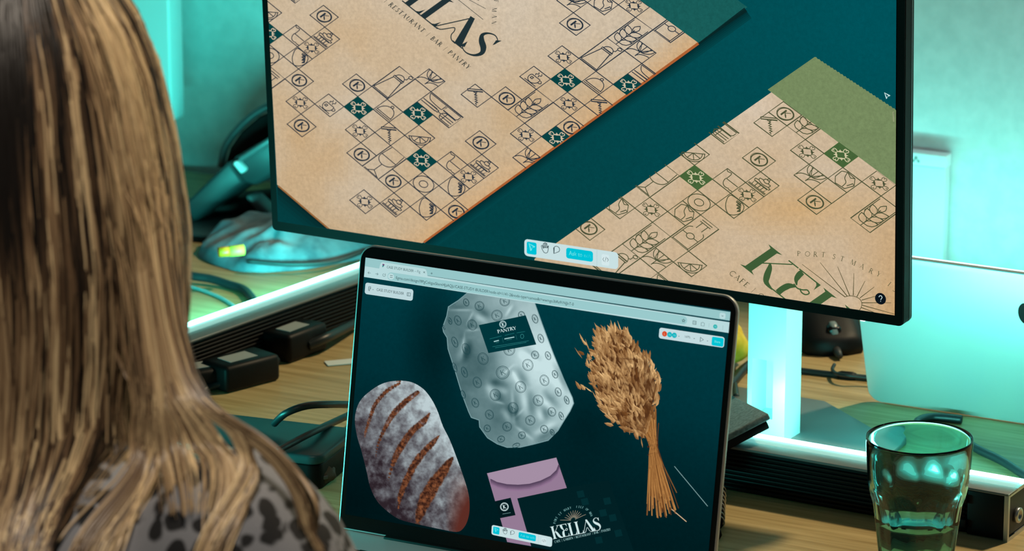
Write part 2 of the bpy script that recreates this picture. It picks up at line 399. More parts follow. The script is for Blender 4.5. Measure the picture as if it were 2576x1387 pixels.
def _cork():
    ax = (.70, -.70); px = (.70, .70); P = lambda s, t: (.25+ax[0]*s+px[0]*t, .72+ax[1]*s+px[1]*t)
    z = [P(.22+.60*k/9, .055*(-1)**k) for k in range(10)]
    return [([P(-.06,-.36), P(.06,-.36), P(.07,.36), P(-.05,.36), P(-.06,-.36)],0), ([P(.06,-.1), P(.14,-.06), P(.14,.06), P(.06,.1)],0), ([P(.14,0), P(.22,0)]+z+[P(.92,0)],0)]
ICON['cork'] = _cork()
def _cit():
    out = []; d = math.sqrt(.5)
    for r in (.50, .40): out.append(([(.5+r*math.cos(math.radians(a)), .5+r*math.sin(math.radians(a))) for a in range(-135, 46, 12)], 0))
    out.append(([(.12,.12), (.88,.88)], 0))
    for a in (-90, -45, 0): out.append(([(.5,.5), (.5+.40*math.cos(math.radians(a)), .5+.40*math.sin(math.radians(a)))], 0))
    return out
ICON['citrus'] = _cit()
ICON['tulip'] = [(arc(.5,1.0,.44,.50,180,360),0), (arc(.5,1.0,.24,.50,180,360),0), ([(.5,1.0), (.5,.12)],0), (arc(.5,.12,.48,.36,90,180,8),0), (arc(.98,.12,.48,.40,90,180,8),0), ([(.5,.5),(.2,.98)],0), ([(.5,.5),(.8,.98)],0)]
ICON['cutlery'] = [([(.04,.93), (1.94,.93)],0), (catm([(.06,.9),(.3,.62),(.8,.55),(1.05,.55)],5),0), ([(1.05,.88), (1.05,.55)],0), ([(1.12,.88), (1.12,.6), (1.85,.6), (1.93,.68), (1.93,.88)],0), ([(.04,.42), (.9,.42), (.9,.26), (.04,.26)],0), ([(.9,.40),(1.02,.40),(1.02,.28),(.9,.28)],0), ([(1.02,.34), (1.2,.34)],0), (arc(1.42,.32,.22,.24,90,270),0), ([(1.42,.56), (1.93,.56)],0), ([(1.42,.08), (1.93,.08)],0), ([(1.22,.38), (1.93,.38)],0), ([(1.22,.24), (1.93,.24)],0), ([(1.42,.56),(1.42,.08)],0)]
ICON['cupcake'] = [([(.05,.16), (.95,.16)],0), ([(.05,.10), (.95,.10)],0), ([(.2,.16),(.16,.42),(.84,.42),(.8,.16)],0), (catm([(.14,.42),(.1,.54),(.24,.58),(.22,.7),(.38,.74),(.4,.85),(.52,.86),(.62,.84),(.64,.72),(.78,.7),(.78,.56),(.9,.52),(.86,.42)],3),0), (catm([(.24,.58),(.5,.5),(.78,.56)],4),0), (catm([(.36,.73),(.52,.66),(.66,.72)],4),0), (arc(.52,.92,.06,.06,0,360,8),0), ([(.35,.18),(.34,.4)],0), ([(.5,.18),(.5,.4)],0), ([(.65,.18),(.66,.4)],0)]
ICON['bread'] = [(catm([(.06,.86),(.10,.95),(.45,.98),(.8,.9),(.97,.6),(.95,.3),(.8,.06),(.6,.04),(.3,.3),(.08,.7),(.06,.86)],5),0)]+[([(.44+.11*k+.02*k,.80-.13*k+.1),(.66+.07*k,.90-.10*k),(.70+.07*k,.83-.10*k),(.46+.12*k,.72-.13*k+.1),(.44+.13*k,.80-.13*k+.1)],0) for k in range(4)]
ICON['plate'] = [(arc(.5,.5,.48,.48,0,360,28),0), (arc(.5,.5,.2,.2,0,360,20),0)]
ICON['jug'] = [(catm([(.02,.96),(.12,.88),(.30,.92),(.34,.72),(.34,.52)],5),0), (arc(.62,.52,.30,.42,180,300),0), ([(.34,.52),(.96,.52)],0), ([(.78,.10),(.98,.12)],0)]
ICON['box'] = [([(.10,.80),(.30,.95),(.72,.90),(.95,.55),(.80,.10),(.35,.05),(.12,.35),(.10,.80)],0), (catm([(.3,.93),(.42,.6),(.62,.42),(.66,.12)],5),0), ([(.72,.9),(.58,.78),(.3,.95)],0), ([(.95,.55),(.84,.6),(.76,.3)],0)]
ICON['bottle'] = [([(.08,.0),(.08,1.0)],0), ([(.92,0),(.92,1.0)],0), (arc(.5,1.0,.42,.30,0,50),0), (arc(.5,1.0,.42,.30,130,180),0), ([(.35,1.27),(.35,1.72)],0), ([(.65,1.27),(.65,1.72)],0), ([(.22,1.72),(.78,1.72)],0), ([(.22,1.85),(.78,1.85)],0), ([(.08,.06),(.92,.06)],0), (arc(.5,.72,.17,.17,0,360,16),0), ([(.08,.72),(.33,.72)],0), ([(.67,.72),(.92,.72)],0)]
ICON['wheat'] = [([(.5,.02),(.5,1.35)],0)]+[(leaf(.5,.2+.36*k,.5+sx*.42,.62+.36*k,.28*sx)+[(.5,.2+.36*k)],0) for k in range(3) for sx in (-1,1)]+[(leaf(.5,1.2,.5,1.72,.26)+[(.5,1.2)],0), ([(.93,.5),(.93,1.75)],0), ([(.07,.8),(.07,1.85)],0)]
def petals():
    out = []
    for k in range(4):
        a = math.radians(45+90*k); P = lambda r, t: (.5+r*math.cos(a)-t*math.sin(a), .5+r*math.sin(a)+t*math.cos(a))
        out.append([P(.13,-.20), P(.22,-.10), P(.235,-.04), P(.32,0), P(.235,.04), P(.22,.10), P(.13,.20), P(.165,.10), P(.15,0), P(.165,-.10)])
    return out
def curls():
    out = []
    for k in range(4):
        a = math.radians(90*k); P = lambda r, t: (.5+r*math.cos(a)-t*math.sin(a), .5+r*math.sin(a)+t*math.cos(a))
        out.append([P(.20,-.03), P(.30,-.09), P(.40,-.10), P(.44,-.03), P(.40,.03), P(.35,-.01)]); out.append([P(.20,.03), P(.30,.09), P(.40,.10), P(.44,.05)])
    return out
def tile(pl, dk_pl, f, i, j, kind, col, light, lw, su=1, sv=1):
    """one printed tile; f maps lattice coordinates (i along v, j along u) to pixels"""
    g = lambda u, v: f(i+v, j+u)
    pl.stroke([g(0,0), g(0,sv), g(su,sv), g(su,0)], lw, col, True)
    ink = col
    if kind == 'dark': dk_pl.poly([g(0,0), g(0,1), g(1,1), g(1,0)], col); ink = light
    if kind in ('dark', 'star'):
        for p in petals(): pl.poly([g(*q) for q in p], ink)
        for c in curls(): pl.stroke([g(*q) for q in catm(c, 3)], lw*(.95 if kind == 'dark' else .75), ink)
    elif kind == 'K':
        pl.stroke([g(.5+.37*math.cos(t*.2618), .5+.35*math.sin(t*.2618)) for t in range(24)], [lw*(1.2+.7*math.sin(t*.26+1)) for t in range(24)], col, True)
        pl.stroke([g(.53+.35*math.cos(t*.2618), .48+.37*math.sin(t*.2618)) for t in range(24)], [lw*(.9+.6*math.sin(t*.26+4)) for t in range(24)], col, True)
        pl.stroke([g(.42,.30), g(.42,.70)], lw*2.2, col); pl.stroke([g(.43,.50), g(.66,.70)], lw*.8, col); pl.stroke([g(.47,.53), g(.58,.42), g(.68,.32)], [lw*.8, lw*1.8, lw*1.0], col)
    elif kind in ICON:
        for pts, cl in ICON[kind]: pl.stroke([g(*q) for q in pts], lw, col, bool(cl))
# ---- hand drawn capitals
def vstroke_text(pl, F, path, w, col): pl.stroke([F(*q) for q in path], w, col)
def kellas(pl, F, cap, col, only='KELLAS'):
    """F maps (x, y) with cap height 1 to pixels; cap is the cap height in pixels"""
    P = lambda pts: pl.poly([F(*q) for q in pts], col)
    S = lambda pts, w: pl.stroke([F(*q) for q in pts], [x*cap for x in w] if isinstance(w, list) else w*cap, col)
    def stem(x, w=.17): P([(x,0),(x+w,0),(x+w,1),(x,1)])
    def foot(x0, x1, y): P([(x0,y-.012),(x1,y-.012),(x1,y+.025),(x0,y+.025)])
    if 'K' in only:
        stem(.10); P([(0,0),(.37,0),(.27,.06),(.10,.06)]); P([(0,1),(.37,1),(.27,.94),(.10,.94)])
        S([(.26,.44),(.66,.97)], .03); foot(.54,.80,.985); S(catm([(.36,.58),(.44,.46),(.55,.22),(.66,.06),(.86,.0)],5), [.03+.15*math.sin(math.pi*min(1,k/20*1.02)) for k in range(21)])
    if 'E' in only:
        S(catm([(.92,.97),(.93,.84),(.98,.68),(1.08,.56)],5), [.16,.16,.165,.17,.17,.17,.165,.16,.155,.14,.12,.10,.08,.06,.05,.04]); foot(.82,1.38,.985); P([(1.38,1),(1.38,.76),(1.33,.92),(1.27,.985)])
        S(catm([(1.02,.54),(1.14,.50),(1.24,.56),(1.30,.64),(1.38,.60),(1.36,.50),(1.27,.48),(1.18,.54)],4), .035)
        S(catm([(1.10,.52),(1.00,.40),(.97,.22),(.98,.03)],5), [.04,.06,.08,.11,.13,.15,.165,.17,.17,.17,.17,.17,.17,.17,.17,.17]); foot(.80,1.42,.01); P([(1.42,0),(1.42,.26),(1.36,.08),(1.30,.01)])
    for k, x in enumerate((1.45, 2.02)):
        if 'L' in only:
            stem(x+.10); P([(x,1),(x+.37,1),(x+.27,.94),(x+.10,.94)]); foot(x, x+.62, .01); P([(x+.62,0),(x+.62,.26),(x+.55,.08),(x+.46,.01)])
    if 'A' in only:
        x = 2.62
        S([(x,.0),(x+.46,.99)], .032); P([(x+.38,1.0),(x+.52,1.02),(x+.97,0),(x+.74,0)]); foot(x-.08,x+.12,.01); foot(x+.66,x+1.02,.01)
        S(catm([(x+.06,.03),(x+.18,.06),(x+.28,.22),(x+.38,.38),(x+.46,.30),(x+.50,.14),(x+.62,.02),(x+.78,.0)],4), .03)
    if 'S' in only:
        x = 3.52
        path = catm([(x+.56,.74),(x+.56,.90),(x+.38,1.0),(x+.20,.92),(x+.14,.76),(x+.26,.60),(x+.46,.46),(x+.56,.28),(x+.48,.08),(x+.28,-.01),(x+.08,.06),(x+.04,.26)],4); n = len(path)
        S(path, [.03+.16*math.exp(-((k/n-.5)/.17)**2) for k in range(n)]); P([(x+.56,.70),(x+.61,1.0),(x+.50,.90)]); P([(x+.04,.30),(x-.01,0),(x+.12,.1)])
T, t_ = .15, .055
SER = {'A': [([(0,0),(.36,1)],t_),([(.32,1),(.72,0)],T),([(.13,.36),(.56,.36)],t_)], 'B': [([(.1,0),(.1,1)],T),(arc(.1,.75,.38,.24,90,-90),T*.7),(arc(.1,.26,.46,.26,90,-90),T*.7)],
 'C': [(arc(.5,.5,.44,.5,50,310),T*.7)], 'D': [([(.1,0),(.1,1)],T),(arc(.1,.5,.6,.49,90,-90),T*.75)], 'E': [([(.1,0),(.1,1)],T),([(.1,.98),(.52,.98),(.52,.84)],t_),([(.1,.52),(.42,.52)],t_),([(.1,.02),(.55,.02),(.55,.18)],t_)],
 'F': [([(.1,0),(.1,1)],T),([(.1,.98),(.55,.98),(.55,.82)],t_),([(.1,.52),(.44,.52)],t_)], 'G': [(arc(.5,.5,.44,.5,50,340),T*.7),([(.62,.42),(.9,.42)],t_),([(.85,.42),(.85,.05)],T*.8)], 'I': [([(.12,0),(.12,1)],T)],
 'K': [([(.1,0),(.1,1)],T),([(.12,.45),(.6,1)],t_),([(.25,.58),(.68,0)],T)], 'L': [([(.1,0),(.1,1)],T),([(.1,.02),(.55,.02),(.55,.2)],t_)], 'M': [([(.08,0),(.12,1)],t_),([(.12,1),(.48,.05)],T),([(.48,.05),(.82,1)],t_),([(.84,1),(.88,0)],T)],
 'N': [([(.1,0),(.1,1)],t_),([(.1,1),(.68,.02)],T),([(.7,0),(.7,1)],t_)], 'O': [(arc(.5,.5,.44,.49,0,360,20),T*.7)], 'P': [([(.1,0),(.1,1)],T),(arc(.1,.74,.44,.25,90,-90),T*.7)], 'R': [([(.1,0),(.1,1)],T),(arc(.1,.75,.42,.24,90,-90),T*.7),([(.3,.5),(.68,0)],T)],
 'S': [(catm([(.5,.84),(.3,.98),(.1,.8),(.28,.56),(.5,.36),(.4,.06),(.2,.02),(.06,.16)],4),T*.75)], 'T': [([(.36,0),(.36,1)],T),([(.02,.84),(.04,.98),(.68,.98),(.7,.84)],t_)], 'U': [([(.1,1),(.1,.3)],T),(arc(.38,.3,.28,.3,180,360),t_*1.4),([(.66,.3),(.66,1)],t_)],
 'Y': [([(.02,1),(.34,.48)],T),([(.66,1),(.34,.48)],t_),([(.34,.48),(.34,0)],T)], '|': [([(.1,-.15),(.1,1.15)],t_)], '.': [([(.08,.45),(.18,.45)],.11)], ' ': []}
def serif_text(pl, s, o, xv, yv, col, sp=.28, wk=1.0):
    """text with origin o, unit vectors xv, yv (pixels per cap height)"""
    cap = math.hypot(*yv); x = 0.0; F = lambda a, b: (o[0]+xv[0]*a+yv[0]*b, o[1]+xv[1]*a+yv[1]*b)
    for ch in s:
        g = SER[ch]; wid = .4 if not g else max(q[0] for p, w in g for q in p)
        for p, w in g:
            pl.stroke([F(x+q[0], q[1]) for q in p], w*cap*wk, col)
            if w == T and len(p) == 2 and ch not in '|.':
                for q in p: pl.stroke([F(x+q[0]-.14, q[1]), F(x+q[0]+.14, q[1])], t_*cap*wk, col)
        x += wid+sp
    return x
_tc = {}
def ftext(pl, s, o, size, xd, yd, col, sx=1.0, center=False):
    """plain sans text; o left end of the baseline, size in px, xd/yd unit directions"""
    if s not in _tc:
        cu = bpy.data.curves.new('t', 'FONT'); cu.body = s; cu.resolution_u = 3
        ob = bpy.data.objects.new('t', cu); me = bpy.data.meshes.new_from_object(ob)
        _tc[s] = ([(v.co.x, v.co.y) for v in me.vertices], [tuple(p.vertices) for p in me.polygons])
        bpy.data.objects.remove(ob); bpy.data.meshes.remove(me); bpy.data.curves.remove(cu)
    vs, fs = _tc[s]
    w = max(v[0] for v in vs) if vs else 0
    off = -w/2 if center else 0
    pts = [(o[0]+(xd[0]*(x+off)*sx+yd[0]*y)*size, o[1]+(xd[1]*(x+off)*sx+yd[1]*y)*size) for x, y in vs]
    pl.mb.add([pl.pt(p) for p in pts], fs, tuple(lin(*col)[:3]))
    return w*size*sx
def rr_px(F, w, h, r, n=4): return [F(x+w/2, y+h/2) for x, y in rrect(w, h, r, n)]
def toolbar_ui(pl, pl2, F, k):
    """the small floating tool strip; F maps strip units (width 238, height 72 as on the monitor) to pixels"""
    pl.poly([F(119+a, 36+b) for a, b in rrect(238, 43, 9, 5)], (200, 224, 226))
    box = lambda x, y, w, h, r, c: pl2.poly([F(x+a, y+b) for a, b in rrect(w, h, r, 4, w/2, h/2)], c)
    box(6, 20.5, 25, 31, 4, (0, 194, 214)); ln = lambda pts, w, c, cl=False: pl2.stroke([F(*q) for q in pts], w*k, c, cl)
    ln([(12,47),(26,40),(19,37),(17,30)], 1.8, (120, 240, 240), True)
    ln(catm([(45,38),(43,46),(46,47),(48,40),(48,52),(51,52),(51,42),(51,54),(54,54),(54,42),(55,53),(57,53),(58,42),(60,48),(61,47),(60,36),(57,30),(50,30),(45,38)],2), 1.5, (60, 80, 84))
    ln([(75,31),(75,45)]+circ(82,43,7.5,10,170,-70), 1.5, (60, 80, 84), True)
    box(106, 24, 68, 27, 6, (0, 194, 214)); o = F(113, 33); a = F(114, 33); b = F(113, 34)
    ftext(pl2, 'Ask to edit', o, 15.5*k, ((a[0]-o[0])/k, (a[1]-o[1])/k), ((b[0]-o[0])/k, (b[1]-o[1])/k), (120, 238, 240), .82)
    ln([(184,14),(184,58)], .8, (170, 200, 204)); box(196, 20, 19, 28, 4, (212, 232, 234))
    ln([(202,40),(199,35),(202,30)], 1.3, (60,80,84)); ln([(207.5,42),(204.5,28)], 1.3, (60,80,84)); ln([(210,40),(213,35),(210,30)], 1.3, (60,80,84))
# ------------------------------------------------------------------ picture on the monitor
bpy.context.view_layer.update()
MSCR = MB().add([mon.matrix_basis.inverted() @ (MBL+MA*x+MUP*z+MNORM*.0004) for x, z in ((0,0), (MW,0), (MW,MH), (0,MH))], [(0,1,2,3)]).build('screen', blackgloss, mon)
mp0 = MBL + MNORM*.0005
def MP(layer): return Paint(mon, mp0, MNORM, layer)
SCRCLIP = [half((673,0), (702,556.5), (1500,300)), half((702,556.5), (2250.5,794), (1500,300)), half((2256,0), (2250.5,794), (1500,300)), half((0,-900), (2576,-900), (1500,300)), half((545,-352), (2258,-215), (1500,300))]
def clipped(p): p.clip = SCRCLIP; return p
bgp = MP(0)
def mbg(x, y):
    c = mix((8, 60, 60), (0, 82, 90), (x-700)/1500); c = mix(c, (0, 62, 66), (y-100)/700*.8)
    return c
# background grid mapped on the panel
def mgrid(p, n=24, m=14):
    vs = []; cs = []; fs = []
    for i in range(n+1):
        for j in range(m+1):
            w = MBL+MA*(MW*i/n)+MUP*(MH*j/m)+MNORM*.0005
            d = w-CAM; px = 1288+FPX*d.x/d.dot(_w); py = 693.5-FPX*d.dot(_u)/d.dot(_w)
            vs.append(mon.matrix_basis.inverted() @ w); cs.append(tuple(lin(*mbg(px, max(py, 0)))[:3]))
    for i in range(n):
        for j in range(m): a = i*(m+1)+j; fs.append((a, a+m+1, a+m+2, a+1))
    p.mb.add(vs, fs, cs)
mgrid(bgp); bgp.build('displayed_backdrop', MSCR, S_SOFT)
# soft shadows along the paper edges
sh = clipped(MP(1))
def shade(p, a, b, off, dark, far):
    sh.conv([a, b, (b[0]+off[0], b[1]+off[1]), (a[0]+off[0], a[1]+off[1])], [dark, dark, far, far])
def gradient_quad(p, a, b, off, dark, n=6):
    for k in range(n):
        t0, t1 = k/n, (k+1)/n
        q = [(a[0]+off[0]*t0, a[1]+off[1]*t0), (b[0]+off[0]*t0, b[1]+off[1]*t0), (b[0]+off[0]*t1, b[1]+off[1]*t1), (a[0]+off[0]*t1, a[1]+off[1]*t1)]
        m0 = mix(dark, mbg((a[0]+b[0])/2, (a[1]+b[1])/2), math.sqrt((t0+t1)/2)); p.conv(q, tuple(m0))
gradient_quad(sh, (1068, 609), (1875, 24), (16, 22), (2, 26, 28)); gradient_quad(sh, (700, 468), (835, 580), (-30, 30), (8, 30, 30), 5)
sh.build('displayed_shadow', MSCR)
# first sheet of kraft paper with teal flap
pap = clipped(MP(2))
KR = (214, 188, 154)
def kraft(x, y, cx, cy, warm):
    n1 = mnoise.noise(Vector((x*.006, y*.006, warm))); n2 = mnoise.noise(Vector((x*.016+9, y*.016, 3+warm)))
    c = mix((204, 187, 163), (197, 163, 119), .42+.55*n1+.18*n2)
    return c
P1 = [(600, -450), (673, 444), (830, 578), (1000, 640), (1068, 609), (1757, 108), (990, -455)]
def paper_grid(pl, poly, x0, x1, y0, y1, fn, step=12):
    ins = inpoly(poly)
    nx = int((x1-x0)/step); ny = int((y1-y0)/step)
    cl = pl.clip
    edges = [half(poly[i], poly[(i+1) % len(poly)], (sum(p[0] for p in poly)/len(poly), sum(p[1] for p in poly)/len(poly))) for i in range(len(poly))]
    pl.clip = cl+edges
    for i in range(nx):
        for j in range(ny):
            xa, ya = x0+i*step, y0+j*step
            q = [(xa, ya), (xa+step, ya), (xa+step, ya+step), (xa, ya+step)]
            pl.conv(q, fn(xa+step/2, ya+step/2))
    pl.clip = cl
def p1col(x, y):
    c = kraft(x, y, 0, 0, 0); c = mix(c, (212, 200, 182), max(0, .75-math.hypot((x-1250)/700, (y+20)/300)*.8)); c = mix(c, (176, 150, 112), max(0, (x*-.35+y-170)/420)*.5)
    d = ((x-1068)*501+(y-609)*689)/math.hypot(501, 689)          # distance to the long edge
    return mix(c, (214, 164, 108), max(0, 1+d/60)*.5)
paper_grid(pap, P1, 600, 1780, -444, 620, p1col); pap.build('displayed_kraft_sheet', MSCR, S_PAPER)
ed = clipped(MP(3))
ed.stroke([(700, 468), (828, 577)], 4, (150, 104, 60)); ed.stroke([(1066, 610), (1757, 109)], [5, 7], (172, 96, 50))
ed.conv([(990, -455), (1757, 108), (1880, 18), (1240, -455)], (24, 92, 88)); ed.stroke([(1757, 110), (1876, 24)], [4, 12], (8, 38, 38))
ed.build('displayed_flap', MSCR, S_PAPER)
la = {(0,0):(861.7,211.4), (1,0):(895.5,186.5), (1,1):(934.7,219), (0,1):(899.5,242.9), (2,-4):(779.4,38.4), (3,-4):(813.6,12.5), (3,-3):(852,42.8), (2,-3):(817,68), (11,4):(1406.4,58), (12,4):(1442,32.7), (12,5):(1485,63.4), (11,5):(1449,89.8), (12,8):(1612.6,161.8), (14,7):(1644.3,74.5), (10,7):(1498.4,177.6), (5,6):(1278,277.5), (5,7):(1320.8,307.7), (7,7):(1393.8,258.5), (-3,7):(1033.2,519.8), (-5,5):(879,503.2), (-2,8):(1107.8,528), (-4,0):(722.4,313.2), (1,8):(1217.2,450.2), (2,6):(1170.8,355), (3,5):(1164.2,296.6), (-1,3):(943.6,332.4)}
f1 = homog(list(la), list(la.values()))
C1 = SCRCLIP+[half((1068,609), (1757,108), (1000,200)), half((990,-455), (1757,108), (1000,200)), half((700,468), (828,577), (1000,200))]
tl1 = MP(5); tl1.clip = C1
INK1 = (38, 50, 62); DK1 = (8, 66, 66); LT1 = (206, 190, 164)
for i, j, k, su, sv in ([(a, b, 'K', 1, 1) for a, b in ((0,0),(-3,3),(-3,5),(2,6),(-2,8),(-2,-2),(-4,0),(2,-4),(5,5),(11,4),(6,8))]
        +[(a, b, 'dark', 1, 1) for a, b in ((-1,1),(1,3),(-1,5),(-1,-5),(8,6),(10,8),(5,8))]+[(a, b, 'star', 1, 1) for a, b in ((-2,2),(0,7),(-5,5),(-3,-1),(0,-3),(9,5),(14,5),(7,7),(4,7))]
        +[(1,1,'mill',1,2),(10,6,'mill',1,2),(3,2,'tulip',1,1),(12,7,'tulip',1,1),(3,8,'tulip',1,1),(12,3,'tulip',1,1),(0,2,'cloche',1,1),(9,7,'cloche',1,1),(2,3,'cutlery',2,1),(11,8,'cutlery',2,1),(2,-7,'cutlery',2,1)]
        +[(-1,3,'cork',1,1),(4,4,'cork',1,1),(8,8,'cork',1,1),(0,4,'citrus',1,1),(0,-6,'citrus',1,1),(-3,4,'wine',1,2),(-2,6,'plate',1,1),(-2,-4,'plate',1,1),(0,6,'jug',1,1),(0,-4,'jug',1,1)]
        +[(1,7,'cupcake',1,1),(-4,6,'cupcake',1,1),(1,-3,'cupcake',1,1),(-1,7,'bread',1,1),(-3,7,'bread',1,1),(-1,-3,'bread',1,1),(-2,0,'cup',1,1),(7,5,'cup',1,1),(-4,-3,'bottle',1,2),(14,7,'bottle',1,2),(5,6,'wheat',1,2),(12,6,'wheat',1,2),(13,4,'box',1,1)]):
    td1 = MP(4); td1.clip = C1
    if k == 'dark': tile(tl1, td1, f1, i, j, k, DK1, LT1, 2.0, su, sv); td1.build('displayed_dark_tile', MSCR, S_SOFT)
    else: tile(tl1, td1, f1, i, j, k, INK1, LT1, 2.1, su, sv)
for a, b in (((1,2),(3,2)), ((1,3),(3,3)), ((5,7),(7,7)), ((5,8),(7,8)), ((10,8),(12,8)), ((-2,3),(-1,3)), ((-1,2),(-1,3))): tl1.stroke([f1(*a), f1(*b)], 2.1, INK1)
tl1.build('displayed_icons', MSCR)
tx = clipped(MP(5))
z1 = lambda x, y: (x/3.853+660, y/3.853)
INKT = (34, 50, 54)
xv, yv = (73*.95, 58*.95), (66, -47.5)                            # text right / up in px per cap height
o1 = (1047-1.98*xv[0]-.02, 31.5-1.98*xv[1])
kellas(tx, lambda a, b: (o1[0]+xv[0]*a+yv[0]*b, o1[1]+xv[1]*a+yv[1]*b), 82, INKT)
serif_text(tx, '| RESTAURANT | BAR | PANTRY', (966, 4.5), (8.3, 6.7), (9.4, -7.0), (48, 56, 54), .40, 1.15)
for ch, x, y, a in (('F', 1243, 0, 96), ('M', 1239, 19, 97), ('A', 1239, 37, 98), ('N', 1238, 52, 99)):
    ca, sa = math.cos(math.radians(a)), math.sin(math.radians(a)); serif_text(tx, ch, (x, y), (10*ca, 10*sa), (11*sa, -11*ca), (52, 60, 58), .2, .85)
tx.stroke([z1(1890,-10), z1(2140,190)], 1.4, (60, 68, 66)); tx.stroke([z1(1990,-10), z1(2165,85)], 1.2, (60, 68, 66)); tx.stroke([z1(2060,-10), z1(2100,5)], 1.1, (60, 68, 66))
tx.build('displayed_lettering', MSCR)
# second sheet with green flap
z4 = lambda x, y: (x/3.65+1660, y/3.65+120); z5 = lambda x, y: (x/4.3346+1380, y/4.3346+400); z6 = lambda x, y: (x/3.302+1780, y/3.302+420)
p2 = clipped(MP(2))
P2 = [(1345, 650), (1402, 610), (1931.5, 225.5), (2330, 521), (2330, 840), (1340, 700)]
def p2col(x, y):
    c = kraft(x, y, 0, 0, 5); c = mix(c, (206, 182, 152), .35); c = mix(c, (204, 160, 102), max(0, 1-math.hypot((x-2010)/260, (y-525)/90))*.6); c = mix(c, (196, 150, 92), max(0, (x-2120)/200)*max(0, (y-520)/250)*.8)
    return mix(c, (216, 200, 180), max(0, 1-math.hypot((x-1900)/160, (y-280)/120))*.8)
paper_grid(p2, P2, 1330, 2270, 220, 810, p2col); p2.build('displayed_kraft_sheet', MSCR, S_PAPER)
fl = clipped(MP(3))
top = [(2049 + (2262-2049)*k/52 + (3 if k % 2 else 0)*.0, 143.5+(283-143.5)*k/52 + (-2.6 if k % 2 else 0)) for k in range(53)]
flap = [z4(990,385)]+top+[(2275, 292), (2275, 478), z4(2165,1255), z4(1820,1000), z4(1685,1105), z4(1510,970), z4(1640,870)]
def gcol(x, y): return mix((126, 146, 94), (84, 110, 62), (x-1950)/330+(y-150)/900)
for t in __import__('mathutils').geometry.tessellate_polygon([[Vector((p[0], p[1], 0)) for p in flap]]): fl.conv([flap[i] for i in t], [gcol(*flap[i]) for i in t] if not fl.clip else tuple(gcol(*[sum(flap[i][k] for i in t)/3 for k in (0,1)])))
fl.mb = MB(); fl.poly(flap, (118, 138, 94)); fl.build('displayed_green_flap', MSCR, S_PAPER)
lb = {(0,0):z4(862,690), (1,0):z4(1005,597), (1,1):z4(1165,715), (2,0):z4(1130,495), (1,2):z4(1335,840), (0,2):z4(1200,945), (1,3):z4(1510,970), (2,3):z4(1640,870), (1,4):z4(1685,1105), (0,4):z4(1545,1195), (1,5):z4(1860,1230), (2,5):z4(1995,1130), (2,6):z4(2160,1270), (-2,1):z4(755,1012), (-1,1):z4(893,912), (-3,0):z4(452,985), (-5,0):z4(185,1180), (-4,1):z4(485,1205), (-3,2):z4(780,1235), (-1,4):z6(875,185), (-1,6):z6(1190,428), (-1,7):z6(1350,548), (-7,0):z5(1100,420), (-8,0):z5(945,540), (-7,1):z5(1298,577), (-8,2):z5(1335,850), (-6,3):z5(1860,770), (-10,2):z5(1000,1085), (-9,3):z5(1350,1115), (-10,3):z5(1195,1245), (-8,4):z5(1725,1165), (-10,0):z5(612,775)}
f2 = homog(list(lb), list(lb.values()))
edge2 = half((1402,610), (1931.5,225.5), (2000,600)); fold2 = half(z4(990,385), z4(1640,870), (2000,600))
tl2 = MP(5); INK2 = (74, 80, 54); DK2 = (70, 100, 56); LT2 = (206, 198, 160)
for i, j, k, su, sv in ([(a, b, 'K', 1, 1) for a, b in ((1,0),(-2,1),(-11,-1),(-2,4))]+[(a, b, 'dark', 1, 1) for a, b in ((1,3),(-5,0))]+[(a, b, 'star', 1, 1) for a, b in ((0,2),(1,5),(-4,2),(-8,0))]
        +[(0,0,'cork',1,1),(1,1,'wheat',1,2),(-1,3,'tulip',1,1),(0,4,'box',1,1),(-2,-2,'cutlery',2,1),(-4,-1,'citrus',1,1),(-4,1,'jug',1,1),(-3,2,'cupcake',1,1),(-7,-1,'wine',1,2),(-6,1,'plate',1,1),(-5,2,'bread',1,1)]
        +[(-9,-1,'box',1,1),(-7,1,'box',1,1),(-8,2,'bottle',1,2),(-10,1,'wheat',1,2),(-10,2,'tulip',1,1),(-9,3,'citrus',1,1),(-12,1,'mill',1,2),(-11,3,'cutlery',2,1),(-1,6,'wheat',1,2),(-13,2,'cloche',1,1)]):
    c = SCRCLIP+[edge2]+([fold2] if (i, j) != (1,3) else []); tl2.clip = c; td2 = MP(4); td2.clip = c
    tile(tl2, td2, f2, i, j, k, DK2 if k == 'dark' else INK2, LT2, 2.1, su, sv)
    if k == 'dark': td2.build('displayed_green_tile', MSCR, S_SOFT)
tl2.clip = SCRCLIP+[edge2, fold2]
for a, b in (((0,3),(0,4)), ((1,2),(1,3)), ((-1,5),(1,5)), ((-8,1),(-7,1)), ((1,6),(3,6)), ((1,6),(1,8))): tl2.stroke([f2(*a), f2(*b)], 2.1, INK2)
tl2.build('displayed_icons', MSCR)
t2 = clipped(MP(5)); GR = (62, 92, 54)
o2 = z6(268, 808); kellas(t2, lambda a, b: (o2[0]+95*a+72*b, o2[1]+75*a-50*b), 92, GR, 'KEL')
serif_text(t2, 'CAFE | G', (1833, 689), (12.0, 9.6), (9.6, -9.0), (80, 80, 54), .34, 1.05)
for ch, x, y, a in (('P',745,740,2), ('O',808,742,3), ('R',880,745,5), ('T',943,748,7), ('S',1035,762,14), ('T',1098,778,18), ('M',1183,805,25), ('A',1262,838,28), ('R',1338,875,30), ('Y',1400,900,34), ('.',1462,945,38), ('I',1495,985,42), ('S',1535,1025,48)):
    ca, sa = math.cos(math.radians(a)), math.sin(math.radians(a)); serif_text(t2, ch, z6(x, y), (13*ca, 13*sa), (11*sa, -12*ca), (88, 88, 60), .2, .85)
